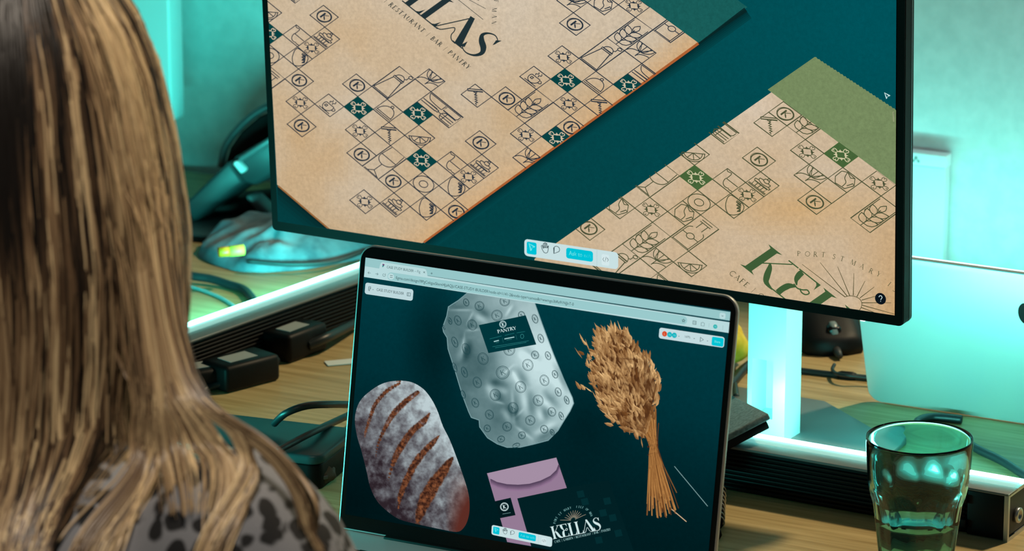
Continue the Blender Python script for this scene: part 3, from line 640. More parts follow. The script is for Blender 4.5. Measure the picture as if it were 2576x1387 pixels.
for a, b in (((1140,1080),(785,810)), ((1160,1075),(935,795)), ((1180,1070),(1080,830)), ((1210,1068),(1215,885)), ((1240,1080),(1308,948)), ((1265,1090),(1385,998)), ((1280,1108),(1395,1075)), ((1282,1130),(1525,1130)), ((1285,1150),(1555,1225)), ((1275,1168),(1420,1225))):
    t2.stroke([z6(*a), z6(*b)], [2.0, 1.0], (74, 72, 40))
t2.stroke([z6(*q) for q in catm([(1138,1082),(1180,1072),(1225,1078),(1265,1100),(1282,1135),(1275,1170),(1262,1190)],4)], 1.5, (74, 72, 40))
t2.build('displayed_lettering', MSCR)
# user interface of the monitor picture
ui, ui2 = clipped(MP(6)), clipped(MP(7))
toolbar_ui(ui, ui2, lambda x, y: (1319+.992*x+.004*(y-14.5), 643.5+.147*x-(y-14.5)*.99), 1.0)
ui.build('displayed_toolbar', MSCR); ui = clipped(MP(6)); ui2.build('displayed_toolbar_symbols', MSCR); ui2 = clipped(MP(7))
c0 = (2215, 752); ui.poly([(c0[0]+14*math.cos(a*.3491)+1.5*math.sin(a*.3491)*0, c0[1]+14.6*math.sin(a*.3491)+1.8*math.cos(a*.3491)) for a in range(18)], (10, 20, 28))
ui2.stroke(catm([(2211,748),(2213,744.6),(2217,745),(2219,749),(2217,752),(2215.5,755)],4), 1.7, (200, 225, 228)); ui2.stroke([(2214.6,758.2),(2216,758.5)], 1.8, (200, 225, 228))
ui2.build('displayed_question_mark', MSCR); ui2 = clipped(MP(7))
ui2.stroke([z4(2063,415), z4(2112,443), z4(2092,447), z4(2083,468)], 1.5, (200, 230, 228), True)
ui2.build('displayed_pointer', MSCR); ui2 = clipped(MP(7))
ui2.stroke([z4(2143,588), z4(2147,680)], 3.5, (150, 160, 120)); ui2.stroke([z4(2147,594), z4(2149,676)], 1.5, (20, 36, 32))
ui.build('displayed_help_button', MSCR); ui2.build('displayed_scroll_mark', MSCR)
# ------------------------------------------------------------------ picture on the laptop
linv = lap.matrix_basis.inverted()
LSCR = MB().add([linv @ (LTL+LA*x+LDN*y+LPN*.0002) for x, y in ((0,LH), (LW,LH), (LW,0), (0,0))], [(0,1,2,3)]).build('screen', blackgloss, lap)
lp0 = LTL + LPN*.0003
def LP(layer): return Paint(lap, lp0, LPN, layer)
LC = [half((919.7,648.2), (867,1295), (1400,1000)), half((867,1295), (1336,1374.5), (1400,1000)), half((1837.5,785.4), (1782.8,1387), (1400,1000)), half((919.7,648.2), (1837.5,785.4), (1400,1000))]
def lcl(p): p.clip = LC; return p
def lbg(x, y):
    t = (y-650-.15*(x-900))/620
    c = mix((0, 60, 68), (0, 38, 44), t*1.3); c = mix(c, (0, 24, 27), (t-.45)*1.4)
    c = mix(c, (0, 18, 21), max(0, 1-math.hypot((x-880)/260, (y-1260)/190))*1.0)
    c = mix(c, (0, 28, 32), max(0, 1-math.hypot((x-1470)/130, (y-1080)/170))*.8); c = mix(c, (0, 26, 30), max(0, 1-math.hypot((x-1090)/90, (y-880)/220))*.8)
    return mix(c, (0, 62, 70), max(0, (x-1600)/240)*max(0, 1-abs(t-.35)*1.6)*.35)
b = LP(0); vs = []; cs = []; fs = []; n, m = 40, 28
for i in range(n+1):
    for j in range(m+1):
        w = LTL+LA*(LW*i/n)+LDN*(LH*j/m)+LPN*.0003; d = w-CAM
        vs.append(linv @ w); cs.append(tuple(lin(*lbg(1288+FPX*d.x/d.dot(_w), 693.5-FPX*d.dot(_u)/d.dot(_w)))[:3]))
for i in range(n):
    for j in range(m): a = i*(m+1)+j; fs.append((a, a+1, a+m+2, a+m+1))
b.mb.add(vs, fs, cs); b.build('displayed_backdrop', LSCR, S_SOFT)
SX = (.9889, .1484); SY = (.0855, -.9963)                           # right / up on this screen, in pixels
def L(x, y): return (919.7+.9889*x-.0815*y, 648.2+.1478*x+.9967*y)   # px right of / below the top left corner
def rim_stroke(pl, poly, w, c, colf):
    for i in range(len(poly)):
        a, b_ = poly[i], poly[(i+1) % len(poly)]; n_ = max(1, int(math.hypot(a[0]-b_[0], a[1]-b_[1])/6))
        for k in range(n_):
            q = [(a[0]+(b_[0]-a[0])*t, a[1]+(b_[1]-a[1])*t) for t in (k/n_, (k+1)/n_)]; m_ = ((q[0][0]+q[1][0])/2, (q[0][1]+q[1][1])/2); s_ = ((m_[0]-c[0])*.97+c[0], (m_[1]-c[1])*.97+c[1])
            inn = [((p[0]-c[0])*(1-w/160)+c[0], (p[1]-c[1])*(1-w/160)+c[1]) for p in q]
            pl.conv([q[0], q[1], inn[1], inn[0]], tuple(max(0, min(255, v)) for v in colf(*s_)))
# bread
ba = lambda x, y: (x/2.848+840, y/2.848+900)
BO = [ba(*q) for q in catm([(480,165),(560,178),(640,225),(700,300),(745,390),(780,490),(830,590),(880,720),(930,860),(965,980),(972,1080),(960,1160),(930,1220),(880,1250),(760,1230),(600,1195),(470,1160),(380,1100),(310,1030),(260,930),(235,820),(200,680),(165,560),(150,450),(165,360),(200,295),(260,240),(330,195),(400,172),(480,165)],4)]
SL = [([(470,185),(380,240),(300,330),(260,430),(230,520),(222,570)],[22,38,36,30,24,6]), ([(600,250),(520,310),(430,400),(370,500),(320,610),(300,710)],[35,50,50,38,24,5]), ([(685,400),(640,460),(550,540),(480,640),(430,740),(390,880)],[15,55,60,60,45,8]),
      ([(755,560),(700,620),(600,730),(530,860),(480,980),(462,1080)],[10,50,60,60,48,10]), ([(850,720),(800,790),(730,890),(660,1010),(620,1110),(598,1180)],[20,80,110,110,80,20])]
SLP = []
for pts, ws in SL:
    q = catm(pts, 5); k = len(q); SLP.append([(ba(*q[i]), np.interp(i/5, range(len(ws)), ws)/2.848/2) for i in range(k)])
def slash_d(x, y):
    return max(max(1-math.hypot(x-p[0], y-p[1])/max(w, .8) for p, w in s) for s in SLP)
def bread_col(x, y):
    n1 = mnoise.fractal(Vector((x*.035, y*.035, 1.3)), .8, 2.1, 5); n2 = mnoise.fractal(Vector((x*.07, y*.07, 7.7)), .7, 2.1, 4)
    sh = (x-900)/300*.75+(1300-y)/400*.90-.20
    flour = mix((44, 34, 40), (182, 198, 202), sh+.30*n1+.22*n2)
    flour = mix(flour, (205, 222, 226), max(0, sh-.65)*(.8+.8*n1))
    rim = max(0, (x-1120)/60)*max(0, (y-1180)/120); flour = mix(flour, (92, 44, 36), min(1, rim*1.5))
    d = slash_d(x, y)+.18*n2
    cr = mix((48, 26, 20), (134, 80, 50), .5+.75*mnoise.fractal(Vector((x*.11, y*.11, 3)), .6, 2, 4)); cr = mix(cr, (150, 140, 145), max(0, n2-.1)*1.1*max(0, min(1, (1200-y)/200)))
    return mix(flour, cr, (d-.05)*5)
br = lcl(LP(2)); brin = inpoly(BO); br.poly(BO, (52, 42, 46)); 
br.build('displayed_loaf_base', LSCR)
br = LP(3); LCin = lambda x, y: all((x-a)*nx+(y-c)*ny >= 0 for a, c, nx, ny in LC)
shrunk = [((p[0]-1030)*.994+1030, (p[1]-1130)*.995+1130) for p in BO]
br.grid(890, 1185, 955, 1345, 1.8, bread_col, lambda x, y, f=inpoly(shrunk): f(x, y) and LCin(x, y)); br.build('displayed_loaf', LSCR)
br = lcl(LP(4)); rim_stroke(br, BO, 3.2, (1030, 1130), bread_col); br.build('displayed_loaf_edge', LSCR)
# wrapped parcel
wb = lambda x, y: (x/3.303+1100, y/3.303+720)
WO = [wb(*q) for q in [(250,60),(180,120),(95,175),(82,250),(48,345),(55,380),(85,430),(92,520),(150,700),(210,900),(262,1040),(285,1090),(350,1112),(355,1170),(420,1260),(500,1310),(580,1338),(690,1337),(800,1312),(920,1280),(1000,1200),(1055,1110),(1100,1040),(1130,975),(1120,930),(1050,780),(960,560),(870,320),(800,120)]]
RIDGE = [((620,700),(700,860),10),((620,860),(640,1160),14),((640,1160),(800,1280),12),((420,800),(600,860),-16),((430,800),(520,960),-14),((640,680),(740,860),-20),((860,880),(1000,1030),-16),((940,640),(1080,900),-12),((200,600),(230,380),8),((230,370),(360,360),10),((300,210),(240,330),8),((90,200),(300,200),9),((300,200),(440,280),-14),((630,150),(560,260),12),((690,520),(860,640),-12),((560,1000),(650,1130),-10),((480,960),(560,980),9),((860,1000),(900,1120),-8),((640,1100),(720,1020),9),((250,440),(200,640),-12),((740,860),(770,1080),-10),((1020,1150),(800,1270),-16),((640,650),(520,760),8)]
def wrap_col(x, y):
    u, v = (x-1100)*3.303, (y-720)*3.303
    lit = .50+.42*((u-420)/600)-.22*max(0, (v-700)/600)+.10*mnoise.noise(Vector((u*.004, v*.004, 2)))
    lit += .28*max(0, 1-math.hypot((u-780)/320, (v-560)/420)) - .30*max(0, 1-math.hypot((u-330)/260, (v-640)/260))-.22*max(0, 1-math.hypot((u-560)/200, (v-1000)/260))
    for (a, bb, w) in RIDGE:
        dx, dy = bb[0]-a[0], bb[1]-a[1]; l2 = dx*dx+dy*dy; t = ((u-a[0])*dx+(v-a[1])*dy)/l2
        if -.1 < t < 1.1:
            dd = ((u-a[0])*dy-(v-a[1])*dx)/math.sqrt(l2); k = max(0, math.sin(math.pi*max(0, min(1, t*.9+.05))))
            if w > 0: lit += .30*k*math.exp(-(dd/w)**2)-.10*k*math.exp(-((dd-26)/22)**2)
            else: lit += .30*k*(math.exp(-((dd+30)/30)**2)-math.exp(-((dd-24)/34)**2))*(-1 if dd*0 else 1)
    lit += .05*mnoise.fractal(Vector((u*.012, v*.012, 4)), .8, 2, 4)
    return mix((44, 76, 80), (200, 226, 228), lit)
wl = lcl(LP(1)); wl.stroke(WO, 4, (120, 156, 160), True); wl.poly([((q[0]-1280)*.99+1280, (q[1]-940)*.99+940) for q in WO], (120, 156, 160)); wl.build('displayed_parcel_rim', LSCR)
wl = LP(2); wl.grid(1112, 1446, 735, 1130, 3.0, wrap_col, lambda x, y, f=inpoly([((q[0]-1280)*.985+1280, (q[1]-940)*.988+940) for q in WO]): f(x, y)); wl.clip = LC; wl.build('displayed_parcel', LSCR)
wl = lcl(LP(3)); rim_stroke(wl, WO, 4.2, (1280, 940), wrap_col); wl.build('displayed_parcel_edge', LSCR)
wk = lcl(LP(3)); KC = (30, 70, 76)
for (u, v, r, q) in ((240,135,32,.7),(350,165,38,1),(560,125,40,1),(105,290,30,.5),(170,285,42,.65),(290,322,44,.85),(495,243,44,1),(812,272,38,.6),(145,465,46,.5),(240,522,48,.65),(380,603,50,.85),(598,530,46,1),(700,240,30,.9),(860,435,38,.6),(812,572,34,.9),(752,655,48,.9),(920,578,36,.6),(145,675,42,.35),(225,715,46,.5),(332,800,46,.75),(543,718,54,1),(692,838,48,.9),(890,783,46,.8),(978,733,34,.65),(482,904,48,.9),(315,970,40,.7),(215,900,36,.45),(838,950,46,.9),(1005,880,38,.65),(630,1012,46,.9),(433,1068,40,.85),(952,1045,38,.85),(1075,948,36,.5),(772,1116,40,1),(580,1168,38,1),(415,1183,30,.9),(703,1240,30,1),(888,1190,34,.9),(530,1272,26,1.2),(1030,1080,36,.5),(955,1215,26,.6),(55,345,20,.4),(655,1325,18,1.8)):
    c = wb(u, v); R = r/3.303; ca, sa = math.cos(-.35), math.sin(-.35)
    E = lambda a, bq: (c[0]+(a*q*ca-bq*sa)*R, c[1]+(a*q*sa+bq*ca)*R)
    for rr_ in (1.0, .82): wk.stroke([E(rr_*math.cos(t*.314), rr_*math.sin(t*.314)+.03) for t in range(20)], 1.2 if rr_ == 1 else .7, KC, True)
    wk.stroke([E(-.22,-.42), E(-.22,.42)], 1.5, KC); wk.stroke([E(-.2,.05), E(.32,-.42)], .7, KC); wk.stroke([E(-.05,-.05), E(.34,.42)], 1.2, KC)
wk.build('displayed_parcel_print', LSCR)
cd = lcl(LP(4)); cd.poly([wb(345,325), wb(735,243), wb(823,486), wb(425,558)], (0, 54, 60)); cd.build('displayed_card', LSCR)
ct = lcl(LP(5)); cxd, cyd = (.9785, -.206), (-.34, -.94)
cq = wb(545, 318)
for rr_ in (8.2, 6.4): ct.stroke(circ(cq[0], cq[1], rr_, 20), 1.3 if rr_ > 7 else .6, (190, 224, 226), True)
ct.stroke([(cq[0]-2.6, cq[1]-4), (cq[0]-.6, cq[1]+4.4)], 1.8, (200, 230, 230)); ct.stroke([(cq[0]-1.5, cq[1]+1), (cq[0]+2, cq[1]-4)], .9, (200,230,230)); ct.stroke([(cq[0]-.8, cq[1]), (cq[0]+3.4, cq[1]+3.4)], 1.4, (200,230,230))
serif_text(ct, 'PANTRY', wb(505, 392), (10.2*.9785, -10.2*.206), (-2.2, -7.8), (200, 228, 228), .12, 1.25)
for (a, bq, w, c) in (((435,440),(535,415),.8,(40,130,130)), ((560,410),(640,392),.8,(40,130,130)), ((660,390),(730,378),.8,(40,130,130)), ((470,462),(512,452),2.6,(160,205,206)), ((558,440),(640,424),2.4,(160,205,206)), ((485,472),(512,467),.7,(60,140,140)), ((575,450),(620,442),.7,(60,140,140)), ((458,505),(760,455),.7,(50,140,140)), ((480,515),(740,468),.7,(50,140,140)), ((540,430),(548,470),.6,(40,110,112)), ((652,405),(662,445),.6,(40,110,112))): ct.stroke([wb(*a), wb(*bq)], w, c)
ct.stroke([wb(705+14*math.cos(k*.63), 418+18*math.sin(k*.63)) for k in range(10)], .8, (60,150,150), True)
ct.build('displayed_card_print', LSCR)
# dried oats
ot = lcl(LP(4)); oz = lambda x, y: (x/2.568+1420, y/2.568+800); R_ = random.Random(3)
for k in range(70):                                                   # stalks
    a = R_.gauss(0, 1); s0 = (530+a*38+R_.uniform(-10,10), 640+R_.uniform(-90,40)); s1 = (575+a*13, 812+R_.uniform(-6,6)); s2 = (640+max(-2,min(2,a))*52+R_.uniform(-8,8), 1190+R_.uniform(-60,110))
    s1b = (s1[0]+.10*(s2[0]-s1[0])+3, s1[1]+80); sh = R_.random()
    ot.stroke([oz(*q) for q in catm([s0, s1, s1b, s2], 4)], R_.uniform(1.6, 3.0), mix((96, 56, 26), (208, 150, 84), sh))
ot.stroke([oz(710,960), oz(925,1218)], 1.1, (150, 190, 190)); ot.stroke([oz(690,1235), oz(788,1318)], 1.8, (226, 190, 150))
for y0 in (790, 822, 874): ot.stroke([oz(*q) for q in catm([(536,y0+14),(560,y0+4),(585,y0-2),(606,y0+4)],3)], 2.0 if y0 != 822 else 5, (62, 34, 24))
ot.build('displayed_stalks', LSCR)
oh = lcl(LP(5)); HO = [(205,75),(330,65),(400,95),(440,150),(490,215),(550,260),(570,330),(595,380),(612,440),(600,520),(585,570),(560,650),(520,760),(440,745),(380,715),(330,665),(290,650),(240,590),(215,530),(190,440),(160,350),(150,270),(200,230)]
hin = inpoly(HO)
items = []
oh.poly([oz((q[0]-400)*.9+400, (q[1]-420)*.92+420) for q in HO], (84, 50, 26))
while len(items) < 760:
    x, y = R_.uniform(80, 640), R_.uniform(60, 770)
    if hin(x, y): items.append((y, x))
items += [(135,112), (160,128), (185,150), (215,178), (235,195), (228,110), (236,95), (440,90), (450,120), (468,160), (430,600), (455,605), (545,600), (770,465), (815,500), (545,585), (120,215), (80,340), (690,290), (580,240)]
for k in range(110):
    e = HO[R_.randrange(len(HO))]; g = HO[(HO.index(e)+1) % len(HO)]; s_ = R_.random(); items.append((e[1]+(g[1]-e[1])*s_+R_.uniform(-12,12), e[0]+(g[0]-e[0])*s_+R_.uniform(-12,12)))
items.sort(key=lambda q: -q[0]+R_.uniform(-160, 160))
for (y, x) in items:
    dx, dy = x-575, y-900; l = math.hypot(dx, dy); a = math.atan2(dy, dx)+R_.gauss(0, .33); ln_ = R_.uniform(34, 62)*(1 if l < 780 else 1.15); wd_ = R_.uniform(8, 14)
    edge = (x-150)/450; sh = .50+.35*mnoise.noise(Vector((x*.012, y*.012, 1)))+R_.uniform(-.3, .35)-.25*max(0, (y-520)/250)
    c = mix((112, 70, 34), (244, 200, 138), sh); ca, sa = math.cos(a), math.sin(a)
    W = lambda s, t: oz(x+ca*s*ln_-sa*t*wd_, y+sa*s*ln_+ca*t*wd_)
    if R_.random() < .75: oh.conv([W(-.5,0), W(-.2,.9), W(.25,.7), W(.62,0), W(.25,-.1)], tuple(c)); oh.conv([W(-.5,0), W(.62,0), W(.25,-.7), W(-.2,-.9)], tuple(mix(c, (70, 40, 20), .35)))
    else: oh.conv([W(-.5,0), W(-.1,.5), W(.8,.25), W(.1,-.4)], tuple(mix(c, (236, 196, 140), .3)))
oh.build('displayed_oat_heads', LSCR)
# envelope, label and card
ez = lambda x, y: (x/2.848+1180, y/2.848+900)
en = lcl(LP(2)); 
for k in range(12):
    t0, t1 = k/12, (k+1)/12
    q = lambda t: ((128+317*t, 830+522*t), (275, 1325))
en.poly([ez(*q) for q in ((128,830),(625,717),(700,935),(345,1010),(447,1360),(278,1340),(187,1030))], (148, 122, 148)); en.build('displayed_envelope', LSCR)
ef = lcl(LP(3))
fl_pts = [(128,830),(150,868),(200,892),(270,908),(350,912),(430,905),(510,882),(580,848),(625,805),(640,765)]
ef.poly([ez(*q) for q in fl_pts+[(625,717)]], (164, 142, 164))
for k in range(5):
    o = 9*k; c = mix((84, 66, 90), (146, 116, 146), k/4)
    ef.stroke([ez(q[0]+4, q[1]+o+5) for q in fl_pts[1:]], 3.6, tuple(c))
ef.build('displayed_flap', LSCR)
el = lcl(LP(4)); el.poly([ez(*q) for q in ((187,1030),(298,1005),(333,1130),(222,1152))], (2, 26, 30)); el.build('displayed_label', LSCR)
ec = lcl(LP(3)); ec.poly([ez(*q) for q in ((345,1010),(700,935),(1000,880),(1180,1387),(460,1387))], (2, 32, 36))
ec.build('displayed_leaflet', LSCR)
eg = lcl(LP(4))
for (x, y) in ((800,1015),(930,1095),(860,1170),(1000,1130),(900,1290),(770,960),(1040,1240),(960,1010)): eg.poly([ez(*q) for q in ((x,y),(x+48,y-9),(x+60,y+38),(x+12,y+47))], (4, 44, 48))
eg.build('displayed_leaflet_squares', LSCR)['kind'] = 'stuff'
et = lcl(LP(5)); WH = (206, 230, 230)
ccx, ccy = ez(253, 1070)
for rr_ in (10.0, 8.2): et.stroke(circ(ccx, ccy, rr_, 22), 1.4 if rr_ > 9 else .8, WH, True)
et.stroke([(ccx-3,ccy-4.6),(ccx-1.2,ccy+5)], 2, WH); et.stroke([(ccx-2,ccy+1),(ccx+2,ccy-5)], .8, WH); et.stroke([(ccx-1,ccy),(ccx+4,ccy+4)], 1.5, WH); et.stroke([ez(240,1122), ez(298,1112)], 1.0, (110, 150, 150))
et.build('displayed_label_print', LSCR)
ek = lcl(LP(5)); KO = (1391, 1357.5)
kellas(ek, lambda a, b_: (KO[0]+29.6*a-8.0*b_, KO[1]-5.9*a-31*b_), 32, WH)
serif_text(ek, 'CAFE | GARDEN | RESTAURANT | BAR | PANTRY', (1395.5, 1367), (4.15, -.95), (-1.1, -5.4), (150, 196, 196), .27, .9)
sunc = ez(745, 1165)
for k in range(11):
    a = math.radians(12+k*15.6); d = (math.cos(a), -math.sin(a)); dd = (d[0]*.975+d[1]*-.22*0, d[1]-.22*d[0])
    ek.stroke([(sunc[0]+dd[0]*7.5, sunc[1]+dd[1]*7.5), (sunc[0]+dd[0]*(24 if k not in (0,10) else 34), sunc[1]+dd[1]*(24 if k not in (0,10) else 34))], [1.2,.7], (170, 160, 140))
ek.stroke([(sunc[0]+6.5*math.cos(math.radians(a)), sunc[1]-6.5*math.sin(math.radians(a))-1.4*math.cos(math.radians(a))) for a in range(-10,200,15)], 1.0, (120, 130, 116))
word = 'PORT ST MARY  ISLE OF MAN'
for k, ch in enumerate(word):
    a = math.radians(172-k*158/(len(word)-1)); r = 41.5; q = (sunc[0]+r*1.08*math.cos(a), sunc[1]+5-r*.84*math.sin(a)-9*math.cos(a)); ta = a-math.pi/2
    if ch != ' ': serif_text(ek, ch, q, (4.2*math.cos(ta), -4.2*math.sin(ta)-1.0*math.cos(ta)), (-5.2*math.sin(ta)*-1*-1, -5.2*math.cos(ta)), (120, 176, 176), .1, 1.0)
ek.build('displayed_logo', LSCR)
# browser frame
bw = lcl(LP(6))
bw.poly([L(-2,-2), L(932,-2), L(932,22), L(-2,22)], (150, 198, 200)); bw.poly([L(-2,22), L(932,26), L(932,53), L(-2,49)], (184, 218, 220))
bw.build('displayed_browser_bar', LSCR)
b2 = lcl(LP(7)); b2.poly([L(*q) for q in ((36,26),(38,12),(40,7),(44,5),(150,6),(154,8),(157,14),(160,26))], (184, 218, 220)); b2.build('displayed_tab', LSCR)
b3_ = lcl(LP(7)); b3_.poly([L(x+440, y+38) for x, y in rrect(762, 21, 10)], (154, 202, 204)); b3_.build('displayed_address_bar', LSCR)
bt = lcl(LP(9)); G1 = (44, 74, 78)
bd1 = lcl(LP(8)); bd1.poly([L(68+7.5*math.cos(k*.42), 38+7.5*math.sin(k*.42)) for k in range(15)], (190, 222, 224)); bd1.build('displayed_site_button', LSCR)
ftext(bt, 'CASE STUDY BUILDER', L(55, 18.6), 9.4, SX, SY, G1, .74); ftext(bt, '\u2013 Fig', L(126, 18.6), 9.6, SX, SY, (90, 120, 124), .80)
ftext(bt, 'figma.com/design/I9PgColqpxSkxmI4JzAQJc/CASE-STUDY-BUILDER?node-id=1141-2&node-type=canvas&t=wwmgo3bRe91NJJnT-0', L(80, 42.5), 10.6, SX, SY, G1, .80*.995)
ftext(bt, '\u00d7', L(147, 19), 11, SX, SY, G1); ftext(bt, '+', L(166, 19), 11, SX, SY, G1)
S_ = lambda pts, w=1.1, c=(110, 140, 144), cl=False: bt.stroke([L(*q) for q in pts], w, c, cl)
S_([(9,37),(16,37)]); S_([(12,34),(9,37),(12,40)]); S_([(28,37),(35,37)]); S_([(32,34),(35,37),(32,40)]); S_(circ(50,37,3.4,12,-40,260)); S_([(52.6,32.5),(53,35.2),(50.6,35.4)])
S_([(65,35.4),(72,35.4)], 1.2, G1); S_([(65,40),(72,40)], 1.2, G1); bl1 = lcl(LP(9)); bl1.poly([L(44,9.4), L(48.8,9.8), L(48.8,13), L(44,12.6)], (110, 50, 110)); bl1.build('displayed_logo_top', LSCR); bl1 = lcl(LP(9)); bl1.poly([L(44,12.6), L(48,13), L(47.6,15.5), L(46,15.8), L(45.8,18), L(44,17.6)], (40, 130, 130)); bl1.build('displayed_logo_stem', LSCR)
S_([(812+4.2*math.cos(math.radians(-90+36*k))*(1 if k % 2 == 0 else .45), 39+4.2*math.sin(math.radians(-90+36*k))*(1 if k % 2 == 0 else .45)) for k in range(10)], 1, G1, True)
S_([(836,36),(844,36),(844,44),(836,44)], 1.3, (90,120,124), True); S_([(839,38),(839,42)], 1, (90,120,124)); S_([(842,38),(842,42)], 1, (90,120,124)); S_([(857,37),(860,37),(861,35.5),(862,37),(865,37),(865,45),(857,45)], 1.1, (120,150,154), True); S_([(877,36),(877,46)], .8, (150,184,188))
bd2 = lcl(LP(8)); bd2.poly([L(893+5.4*math.cos(k*.35), 42+5.4*math.sin(k*.35)) for k in range(18)], (40, 178, 176)); bd2.build('displayed_account_button', LSCR); ftext(bt, 'N', L(891, 44), 6, SX, SY, (150, 226, 224))
for k in range(3): S_([(911.5,38+4*k),(913,38+4*k)], 1.3, (120,150,154))
bd3 = lcl(LP(8)); bd3.poly([L(x+909, y+12.5) for x, y in rrect(15, 15, 4)], (184, 218, 220)); bd3.build('displayed_menu_button', LSCR); S_([(906.8,11.6),(909,13.8),(911.2,11.6)], 1.2, (90,120,124))
bt.build('displayed_browser_text', LSCR)['kind'] = 'stuff'
# floating panels of the design program
pn = lcl(LP(6)); pn.poly([L(x+66, y+76.5) for x, y in rrect(122, 29, 6)], (190, 216, 220)); pn.build('displayed_title_panel', LSCR)
pt_ = lcl(LP(7)); ftext(pt_, 'CASE STUDY BUILDER', L(34, 79), 9.8, SX, SY, (40, 66, 70), .72)
T_ = lambda pts, w=1.1, c=(90,116,120), cl=False: pt_.stroke([L(*q) for q in pts], w, c, cl)
T_([(14,71),(19,71),(19,77),(16.5,77),(16.5,82),(14,81),(14,71)]); T_([(14,74.5),(19,74.5)]); T_([(24,76.6),(25.2,77.8),(26.4,76.6)]); T_([(112,72),(120,72),(120,80),(112,80)], 1.2, (90,116,120), True); T_([(115,72),(115,80)])
pt_.build('displayed_title', LSCR)
pr = lcl(LP(6)); pr.poly([L(x+836, y+78.5) for x, y in rrect(166, 27, 6)], (196, 220, 224)); pr.build('displayed_share_panel', LSCR)
qs = lcl(LP(7))
for x, c, ch in ((767, (214, 76, 40), 'L'), (780, (20, 178, 190), 'N'), (792, (20, 178, 190), 'N')):
    qs.poly([L(x+6.3*math.cos(k*.35), 79+6.8*math.sin(k*.35)) for k in range(18)], c)
qs.poly([L(x+902, y+79) for x, y in rrect(30, 22, 4)], (0, 196, 212)); qs.build('displayed_share_buttons', LSCR)['kind'] = 'stuff'
qt = lcl(LP(8)); ftext(qt, 'L', L(765, 82), 8, SX, SY, (240,170,140)); ftext(qt, 'N', L(777.5, 82), 8, SX, SY, (110,220,222)); ftext(qt, 'N', L(789.5, 82), 8, SX, SY, (110,220,222))
ftext(qt, '169%', L(817, 81), 8.5, SX, SY, (80,106,110), .85); ftext(qt, 'Share', L(893.5, 82), 8.5, SX, SY, (120,236,238), .8)
U_ = lambda pts, w=1.1, c=(90,116,120), cl=False: qt.stroke([L(*q) for q in pts], w, c, cl)
U_([(802,79),(803.5,80.4),(805,79)]); U_([(841,79),(842.5,80.4),(844,79)]); U_([(858,74),(866,79.5),(858,85)], 1.2, (90,116,120), True); U_([(875,80),(876.5,81.4),(878,80)])
qt.build('displayed_share_text', LSCR)
lt1, lt2 = LP(6), LP(7)
toolbar_ui(lt1, lt2, lambda x, y: (1236+.640*x+.03*(y-14.5), 1345.5+.1335*x-(y-14.5)*.575), .62)
lt1.build('displayed_toolbar', LSCR); lt2.build('displayed_toolbar_symbols', LSCR)
# ------------------------------------------------------------------ drinking glass
gc = Vector((0.30144, 2.79480, DZ))
glassm = mat('light_tinted_glass', (0.44, 0.90, 0.87, 1), .0, trans=1.0, ior=1.48); waterm = mat('water', (0.93, 1, .99, 1), .0, trans=1.0, ior=1.333)  # clear glass with the teal of the LED light put into its tint
gl = empty('drinking_glass', gc, 0.2, 'faceted clear tumbler half full of water at the right', 'glass')
HG = .1075; NF = 10
def r_out(z):
    pts = [(0, .0262), (.004, .0282), (.0205, .0302), (.045, .0338), (.060, .0362), (.068, .0372), (.0735, .0376), (.09, .0388), (.1045, .0399), (.1075, .0396)]
    return float(np.interp(z, [p[0] for p in pts], [p[1] for p in pts]))
def r_in(z): return float(np.interp(z, [.009, .012, .03, .06, .072, .1045, .1075], [.0, .0240, .0270, .0318, .0342, .0379, .0386]))
def glass_mesh():
    m = MB(); n = 144; zs = [0, .0015, .004, .010, .016, .0205, .028, .036, .045, .049, .053, .056, .059, .062, .065, .068, .071, .0735, .08, .09, .098, .1030, .1058, .1072]
    rings = []
    for z in zs:
        row = []
        for k in range(n):
            a = 2*math.pi*k/n; da = (a % (2*math.pi/NF))-math.pi/NF
            fac = (.0258+.120*z)/math.cos(da)                       # flat facets leaning outwards
            r = r_out(z)
            if z > .003: r = min(r, fac+.0022*max(0, (z-.058))/.01)
            row.append((r*math.cos(a), r*math.sin(a), z))
        rings.append(row)
    for (r, z) in [(.0392, HG)]+[(r_in(z), z) for z in (.1068, .1045, .09, .08, .072, .068, .064, .06, .05, .04, .03, .02, .012)]+[(.015, .0095)]:
        rings.append([(r*math.cos(2*math.pi*k/n), r*math.sin(2*math.pi*k/n), z) for k in range(n)])
    vs = [v for r in rings for v in r]; fs = []
    for i in range(len(rings)-1):
        for k in range(n): fs.append((i*n+k, i*n+(k+1) % n, (i+1)*n+(k+1) % n, (i+1)*n+k))
    fs.append(tuple(range(n-1, -1, -1))); fs.append(tuple((len(rings)-1)*n+k for k in range(n)))
    return m.add(vs, fs)
glass_mesh().build('tumbler', glassm, gl, smooth=True)
wt = [(0, .0097), (.0152, .0098)]+[(r_in(z)+.0002, z) for z in (.0122, .02, .03, .04, .0455)]+[(r_in(.0455)-.0008, .0450), (0, .0448)]
MB().lathe(wt, 96).build('water', waterm, gl, smooth=True, auto=1)
